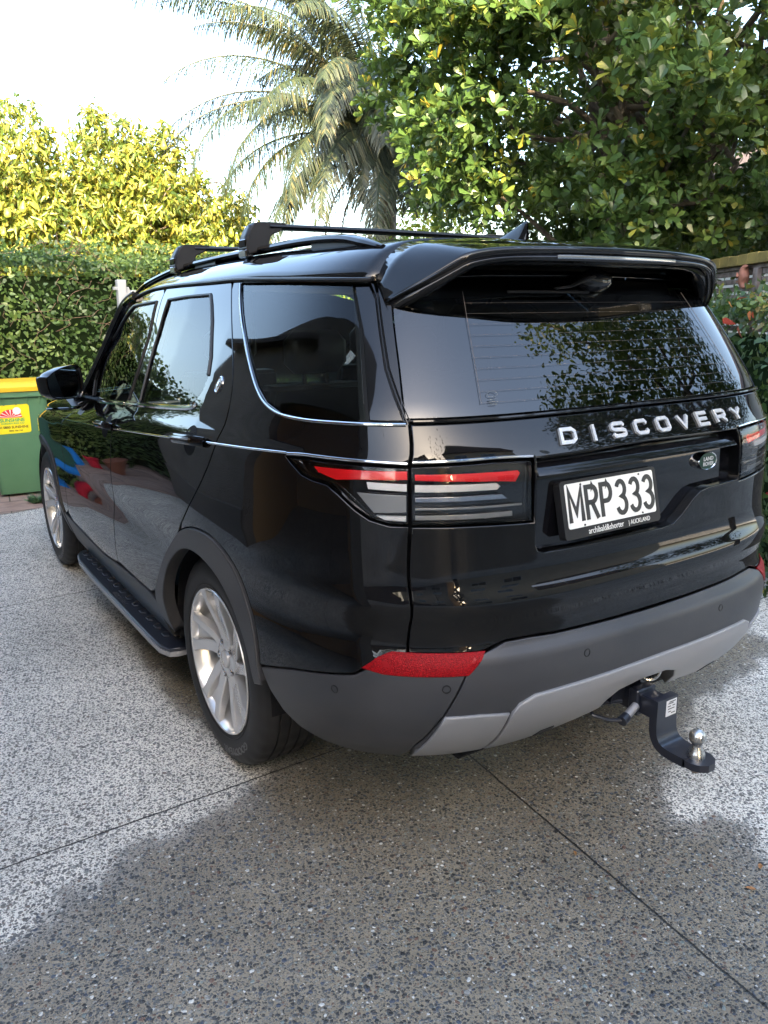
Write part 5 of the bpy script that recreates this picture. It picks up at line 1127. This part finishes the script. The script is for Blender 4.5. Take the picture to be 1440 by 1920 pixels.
# heater lines and maker's stamp in the rear window
mb=MB()
RW=[o for o in C.objects if o.name.startswith('rear_window')][0]
def gs(u,z,o_=.0006): return Vector(S(u,z))+NS(u,z)*o_
for k in range(10):
    z=1.385+k*.0285; mb.tube([gs(.60-1.2*j/16,z) for j in range(17)],.00035,4)
for u in (.60,-.60): mb.tube([gs(u,1.385+.288*j/8) for j in range(9)],.0008,4)
mb.obj('heater_lines',mat('heater_line',(.12,.10,.09),.5),RW)
mat('frit_white',(.16,.17,.17),.6); mb=MB()
for i_,(zz,u0,u1) in enumerate(((1.392,.575,.563),(1.392,.558,.548),(1.386,.578,.556),(1.386,.552,.546),(1.380,.574,.550))): mb.tube([Vector(S(u0+(u1-u0)*k_/3,zz))+NS(.56,zz)*.0015 for k_ in range(4)],.0010,4)
mb.obj('glass_stamp',bpy.data.materials['frit_white'],RW)
mb=MB(); rows=[]
mb.tube([Vector(S(.56+.017*math.cos(a),1.405+.007*math.sin(a)))+NS(.56,1.405)*.0015 for a in [2*math.pi*i/20 for i in range(20)]],.0006,4,closed=True); mb.obj('glass_stamp',bpy.data.materials['frit_white'],RW)
# rear wiper tucked under the spoiler
mb=MB(); pw=[Vector(S(u,z))+NS(u,z)*o_ for u,z,o_ in ((-.03,1.700,.03),(.03,1.690,.035),(.12,1.672,.028),(.20,1.668,.024))]; mb.tube(pw,[.012,.010,.007,.006],8,squash=(1,.6))
WP=mb.obj('rear_wiper','satin',TG)
mb=MB(); mb.tube([Vector(S(u,1.664-.0*u))+NS(u,1.664)*.014 for u in (.02,.12,.22,.32,.42)],.006,6,squash=(1,.7)); mb.obj('wiper_blade','satin',WP)
mb=MB(); hc=Vector(S(-.05,1.70)); hn=NS(-.05,1.70); rows=[]
for r,h in ((1,0),(1,.012),(.92,.026),(.7,.036),(.3,.041),(.01,.042)): rows.append([tuple(hc+hn*h+Vector((1,0,0))*(math.cos(2*math.pi*j/24)*.075*r)+hn.cross(Vector((1,0,0)))*(math.sin(2*math.pi*j/24)*.034*r)) for j in range(25)])
mb.grid(rows); mb.obj('wiper_housing','gloss',WP)
# ---------------------------------------------------------------- wheels
def wheel(y,s):
    W=empty('wheel',(0,0,0)); W.parent=CAR; xo=-.965
    T=lambda r,x:(r,x)
    prof=[(.262,.035),(.268,.012),(.280,.004),(.300,.0),(.315,-.004),(.330,-.0045),(.345,-.001),(.358,.004),(.372,.012),(.381,.020),(.387,.030),(.390,.042)]
    gr=[]
    for a,b in ((.060,.070),(.100,.111),(.144,.155),(.185,.195)): gr+=[(.3935,a),(.3855,a+.001),(.3855,b-.001),(.3935,b)]
    prof+=gr+[(.390,.213),(.387,.225),(.372,.243),(.35,.252),(.31,.256),(.27,.240)]
    n=144; v=[];f=[]
    for i,(r,h) in enumerate(prof):
        tread= .372<r and i<len(prof)-4
        for j in range(n):
            rr_=r
            if 8<=i<=12 or i>=len(gr)+10 and tread: rr_=r-(.0045 if j%4==0 else 0)
            elif tread and j%4==2 and r>.39: rr_=r-.003
            q=2*math.pi*(j+.0)/n; v.append(((xo+h),y+rr_*math.cos(q),.394+rr_*math.sin(q)))
    for i in range(len(prof)-1):
        for j in range(n): f.append((i*n+j,i*n+(j+1)%n,(i+1)*n+(j+1)%n,(i+1)*n+j))
    mb=MB(); mb.add([(a*s,b,c_) for a,b,c_ in v],f); ty=mb.obj('tyre','tyre',W,sharp=28)
    # raised sidewall bands and lettering
    mb=MB(); mb.lathe([(.284,xo+.0015),(.286,xo-.0005),(.289,xo+.001)],(0,y,.394),'x',72)
    for w_ in mb.v[:]: pass
    mb.v=[(a*s,b,c_) for a,b,c_ in mb.v]; mb.obj('bead_ring','tyre',ty)
    for word,a0,size,rb in (('GOODYEAR',-62,.036,.318),):
        vv,ff=textmesh(word,size,.0012,1.25,bold=.0006); mb=MB(); P=[]
        for x,yy,z in vv:
            # clockwise as seen from outside (outside view: rear of car at the right)
            ang=R(a0)-x/(rb+.012); r=rb+yy; Y=-math.cos(ang)*r; Z=math.sin(ang)*r
            P.append(((xo-.0045-.0012*0+(-z))*s,y+Y,.394+Z))
        if s<0: P=[(a,2*y-b,c_) for a,b,c_ in P]
        mb.add(P,ff); mb.obj('tyre_lettering',mat('raised_rubber',(.075,.075,.078),.5) if 'raised_rubber' not in bpy.data.materials else bpy.data.materials['raised_rubber'],ty,smooth=False)
    # rim: flange and barrel
    mb=MB(); mb.lathe([(.262,xo+.03),(.2705,xo+.012),(.2725,xo+.004),(.270,xo+.0005),(.264,xo+.002),(.258,xo+.012),(.252,xo+.030),(.246,xo+.06),(.240,xo+.09)],(0,y,.394),'x',96)
    mb.v=[(a*s,b,c_) for a,b,c_ in mb.v]; RI=mb.obj('rim','alloy',W,sharp=40)
    mb=MB(); mb.lathe([(.242,xo+.085),(.228,xo+.14),(.226,xo+.22)],(0,y,.394),'x',64); mb.v=[(a*s,b,c_) for a,b,c_ in mb.v]; mb.obj('rim_barrel','alloyd',RI)
    # five paired, swept spokes
    def face(r): return xo+tab([(.03,.034),(.08,.036),(.12,.030),(.18,.016),(.23,.007),(.262,.004)],r)
    def pol(r,a,x): return (x*s,y-math.cos(a)*r if s>0 else y+math.cos(a)*r,.394+math.sin(a)*r)
    for k in range(5):
        base=R(90+72*k)
        mb=MB()
        arms=[]
        for side_,(da0,da1,wr0,wr1) in enumerate(((+.20,.34,.027,.021),(-.26,-.15,.023,.018))):
            rows=[]
            for i in range(13):
                t=i/12; r=.060+.206*t; sw=.16*math.sin(t*math.pi*.5)-.08
                a=base+(da0*(.060/.060)*(1-t)**1.0*1.0+da1*t)+sw*(1 if side_==0 else 1.0)
                w_=wr0+(wr1-wr0)*t+ (.010*max(0,t-.85)/.15); ha=w_/r; x=face(r); d=.034*(1-t)+.018
                rows.append([pol(r,a+ha*1.02,x+d),pol(r,a+ha*.98,x+.004),pol(r,a+ha*.80,x),pol(r,a-ha*.80,x),pol(r,a-ha*.98,x+.004),pol(r,a-ha*1.02,x+d)])
                arms.append((side_,t,r,a,ha))
            mb.grid(rows)
        sp=mb.obj('spoke','alloy',RI,sharp=30)
        # recessed web joining the pair near the rim
        A=[q for q in arms if q[0]==0]; B=[q for q in arms if q[0]==1]; mb=MB(); rows=[]
        for i in range(6,13):
            r=A[i][2]; a1=A[i][3]-A[i][4]*.9; a0=B[i][3]+B[i][4]*.9; x=face(r); dd=.016+.014*math.sin(math.pi*min(1,(i)/12))
            rows.append([pol(r,a0+(a1-a0)*j/4,x+dd+(.0 if j in (0,4) else .003)) for j in range(5)])
        mb.grid(rows); mb.obj('spoke_web','alloy',sp,sharp=40)
    mb=MB(); mb.lathe([(.078,xo+.075),(.080,xo+.05),(.078,xo+.040),(.070,xo+.0345),(.040,xo+.033),(.034,xo+.036)],(0,y,.394),'x',48); mb.v=[(a*s,b,c_) for a,b,c_ in mb.v]; mb.obj('hub','alloy',RI,sharp=40)
    mb=MB(); mb.lathe([(.033,xo+.036),(.032,xo+.030),(.028,xo+.027),(.0005,xo+.0265)],(0,y,.394),'x',40); mb.v=[(a*s,b,c_) for a,b,c_ in mb.v]; mb.obj('hub_cap','alloy',RI,sharp=40)
    for k in range(5):
        a=R(90+36+72*k-14); c_=(y-math.cos(a)*.060*s,.394+math.sin(a)*.060)
        mb=MB(); mb.lathe([(.0165,xo+.0335),(.0160,xo+.0330),(.0135,xo+.044)],(0,c_[0],c_[1]),'x',20); mb.v=[(p*s,q,r_) for p,q,r_ in mb.v]; mb.obj('lug_hole','iron',RI)
        mb=MB(); mb.lathe([(.0105,xo+.046),(.0105,xo+.032),(.008,xo+.0285),(.0005,xo+.0275)],(0,c_[0],c_[1]),'x',12); mb.v=[(p*s,q,r_) for p,q,r_ in mb.v]; mb.obj('lug_nut','chrome',RI,sharp=20)
    mb=MB(); mb.lathe([(.178,xo+.115),(.178,xo+.125),(.05,xo+.125)],(0,y,.394),'x',48); mb.lathe([(.178,xo+.115),(.11,xo+.115),(.105,xo+.09),(.01,xo+.09)],(0,y,.394),'x',48); mb.v=[(a*s,b,c_) for a,b,c_ in mb.v]; mb.obj('brake_disc','iron',W)
    # wheelhouse
    mb=MB(); rows=[]
    for x in (-.955,-.80,-.62): rows.append([(x*s,y+.445*math.cos(R(a)),.395+.445*math.sin(R(a))) for a in range(-8,190,6)])
    mb.grid(rows); rows2=[[(-.62*s,y+.445*math.cos(R(a))*k_,.395+.445*math.sin(R(a))*k_) for a in range(-8,190,6)] for k_ in (1,.3)]; mb.grid(rows2); mb.obj('wheel_arch_liner','dark',CAR,smooth=False)
for y in (0,2.923):
    for s in (1,-1): wheel(y,s)
# ---------------------------------------------------------------- underbody and cabin
mb=MB(); mb.box((-.60,-.95,.33),(.60,3.75,.44),.02); mb.box((-.93,.47,.34),(.93,2.44,.42),.02); mb.box((-.55,-.90,.42),(.55,-.5,.52),.02); mb.obj('underbody','dark',CAR)
mb=MB(); mb.tube([(-.62,0,.394),(.62,0,.394)],.05,10); mb.box((-.5,-.62,.30),(.05,-.42,.44),.03); mb.tube([(-.6,.5,.33),(-.45,.2,.33),(-.45,-.75,.33)],.03,8); mb.obj('exhaust','iron',CAR)
mb=MB(); mb.box((-.90,.4,.44),(.90,2.45,.50)); mb.box((-.60,-.93,.62),(.60,.45,.68)); mb.obj('cabin_floor','dark',CAR,smooth=False)
def seat(x,y,w_=.5,sc=1.0,zf=.50):
    mb=MB(); mb.box((x-w_/2,y-.25,zf),(x+w_/2,y+.27,zf+.30),.06)
    def slab(y0,z0,y1,z1,hw,th):
        mb.prism([(-hw,z0),(-hw*.9,z1),(hw*.9,z1),(hw,z0)],-th/2,th/2,lambda a,b,h:(x+a,y0+(y1-y0)*((b-z0)/(z1-z0))+h,b))
    slab(y-.20,zf+.25,y-.36,zf+.86,w_/2,.14); st=mb.obj('seat','seat',CAR,sharp=50)
    b=_bm.new(); b.from_mesh(st.data); _bm.ops.bevel(b,geom=b.edges[:],offset=.018,segments=2,affect='EDGES'); b.to_mesh(st.data); b.free()
    mb=MB(); mb.box((x-.13,y-.43,zf+.90),(x+.13,y-.33,zf+1.06),.04); mb.tube([(x-.05,y-.38,zf+.84),(x-.05,y-.38,zf+.92)],.008,6); mb.tube([(x+.05,y-.38,zf+.84),(x+.05,y-.38,zf+.92)],.008,6); mb.obj('head_restraint','seat',st,sharp=50)
for x in (-.40,.40): seat(x,1.45)
for x in (-.44,0,.44): seat(x,.52,.46)
for x in (-.30,.30): seat(x,-.28,.42,zf=.58)
mb=MB(); mb.box((-.85,1.98,.80),(.85,2.36,1.10),.06); mb.box((-.12,1.0,.5),(.12,2.0,.85),.04); mb.box((.22,1.96,1.02),(.60,2.1,1.16),.05); mb.obj('dashboard','seat',CAR,sharp=50)
mb=MB(); cc=Vector((.40,1.86,1.02)); mb.tube([cc+Vector((.185*math.cos(a),.07*math.sin(a),.17*math.sin(a))) for a in [2*math.pi*i/24 for i in range(24)]],.016,8,closed=True); mb.box((.34,1.85,.99),(.46,1.90,1.06),.02); mb.obj('steering_wheel','seat',CAR)
# ---------------------------------------------------------------- side steps
for s in (1,-1):
    pl=[(-.86,2.11),(-.975,2.11),(-1.008,2.06),(-1.030,1.92),(-1.037,1.6),(-1.037,.62),(-1.034,.48),(-1.012,.415),(-.975,.400),(-.86,.400)]
    mb=MB(); mb.prism(pl,.268,.288,lambda a,b,h:(a*s,b,h)); stp=mb.obj('side_step','silver',CAR,smooth=False)
    pl2=[(x+.004 if x<-.95 else x,(1.25+(y-1.25)*.995)) for x,y in pl]
    mb=MB(); mb.prism(pl2,.288,.302,lambda a,b,h:(a*s,b,h)); td=mb.obj('step_tread','steelb',stp,sharp=30)
    b=_bm.new(); b.from_mesh(td.data); _bm.ops.bevel(b,geom=[e_ for e_ in b.edges if abs(e_.verts[0].co.z-e_.verts[1].co.z)<1e-4 and e_.verts[0].co.z>.295],offset=.004,segments=2,affect='EDGES'); b.to_mesh(td.data); b.free()
    mb=MB(); y=.50; z=.3025
    while y<1.98:
        for dx,pts in ((0,[(-.925,0),(-.945,.012),(-.945,.046),(-.925,.058),(-.905,.058)]),(0,[(-.968,.052),(-.984,.062),(-.984,.098),(-.968,.108),(-.947,.108),(-.940,.064)]),(0,[(-.882,0),(-.882,.046)])):
            mb.tube([(a*s,y+b_,z) for a,b_ in pts],.0030,5)
        y+=.110
    mb.obj('step_grip','clad',td)
    v,f=textmesh('DISCOVERY',.030,.0004,1.3); mb=MB(); mb.add([((-1.020+yy)*s,1.15-x*s,.3025+z) for x,yy,z in v],f); mb.obj('step_lettering','clad',td,smooth=False)
    for yy in (.65,1.25,1.85):
        mb=MB(); mb.box((min(-.95*s,-.60*s),yy-.03,.245),(max(-.95*s,-.60*s),yy+.03,.267),.005); mb.obj('step_bracket','dark',stp,smooth=False)
# ---------------------------------------------------------------- tow hitch
TH=MB(); TH.box((-.036,-1.12,.402),(.036,-.80,.472),.004); HT=TH.obj('tow_hitch','steelb',CAR,sharp=30)
mb=MB(); mb.box((-.043,-1.135,.395),(.043,-1.10,.480),.004); mb.obj('receiver_collar','steelb',HT,sharp=30)
def bent(pts,hw,th):
    P=cr([Vector((0,a,b)) for a,b in pts],5); rows=[]
    for i,p in enumerate(P):
        t=(P[min(i+1,len(P)-1)]-P[max(i-1,0)]).normalized(); n=Vector((0,-t.z,t.y))
        rows.append([tuple(p+n*th/2+Vector((-hw,0,0))),tuple(p+n*th/2+Vector((hw,0,0))),tuple(p-n*th/2+Vector((hw,0,0))),tuple(p-n*th/2+Vector((-hw,0,0))),tuple(p+n*th/2+Vector((-hw,0,0)))])
    mb=MB(); mb.grid(rows); mb.add(rows[0][:4],[(0,1,2,3)]); mb.add(rows[-1][:4],[(0,1,2,3)]); return mb
mb=bent([(-1.200,.478),(-1.200,.44),(-1.200,.395),(-1.205,.360),(-1.224,.335),(-1.258,.326),(-1.318,.326)],.047,.027)
mb.prism([(-.047,-1.312),(-.047,-1.338),(-.036,-1.362),(-.014,-1.377),(.014,-1.377),(.036,-1.362),(.047,-1.338),(.047,-1.312)],.315,.337,lambda a,b,h:(a,b,h)); BM=mb.obj('ball_mount','steelb',HT,sharp=30)
mb=MB(); mb.box((-.031,-1.19,.404),(.031,-1.10,.468),.003); mb.obj('mount_shank','steelb',BM,sharp=30)
mb=MB(); mb.prism([(-.008,.418),(.040,.418),(.040,.470),(-.008,.470)],-1.2138,-1.2148,lambda a,b,h:(a,h,b)); LB=mb.obj('rating_label','label',BM,smooth=False)
mb=MB()
for zz,x0,x1 in ((.463,.004,.034),(.458,.0,.024),(.449,-.002,.012),(.449,.020,.032),(.440,.0,.030),(.431,.002,.014),(.425,.016,.034)): mb.box((x0,-1.2156,zz),(x1,-1.2150,zz+.0028))
mb.obj('label_marks','ink',LB,smooth=False)
mb=MB(); mb.lathe([(.0001,.425),(.0085,.4238),(.0165,.4189),(.0222,.4118),(.0250,.400),(.0222,.3882),(.0165,.3811),(.0145,.376),(.0150,.371),(.0240,.352),(.0255,.348),(.0255,.337)],(0,-1.322,0),'z',32); mb.obj('tow_ball','steel',BM,sharp=40)
mb=MB(); mb.lathe([(.020,.315),(.020,.311)],(0,-1.322,0),'z',20); mb.lathe([(.017,.311),(.017,.296),(.013,.293),(.012,.286),(.0001,.286)],(0,-1.322,0),'z',6); mb.obj('ball_nut','rust',BM,sharp=20)
mb=MB(); mb.tube([(-.040,-1.128,.428),(-.098,-1.14,.414)],.0130,14); mb.obj('hitch_pin','silver',HT)
mb=MB(); mb.tube([(-.096,-1.14,.414),(-.122,-1.145,.408)],.0165,14); mb.tube([(-.115,-1.145,.410),(-.150,-1.12,.410),(-.178,-1.08,.418),(-.165,-1.05,.428),(-.12,-1.06,.43),(-.06,-1.09,.435)],.006,8); mb.obj('pin_lock','steelb',HT)
mb=MB(); mb.prism([(-.10,.43),(-.036,.43),(-.036,.56),(-.060,.56),(-.085,.50)],-1.06,-1.08,lambda a,b,h:(a,h,b)); mb.prism([(.036,.43),(.06,.44),(.075,.56),(.036,.56)],-1.06,-1.08,lambda a,b,h:(a,h,b)); mb.box((-.145,-1.10,.505),(-.085,-1.03,.545),.006); mb.box((-.5,-.99,.46),(.5,-.93,.53),.005); mb.obj('hitch_frame','steelb',HT,sharp=30)
mb=MB(); mb.tube([(.045+.027*math.cos(a),-1.105-.018*math.cos(a),.520+.036*math.sin(a)) for a in [2*math.pi*i/24 for i in range(24)]],.0065,8,closed=True)
o=mb.obj('safety_ring','steel',HT)
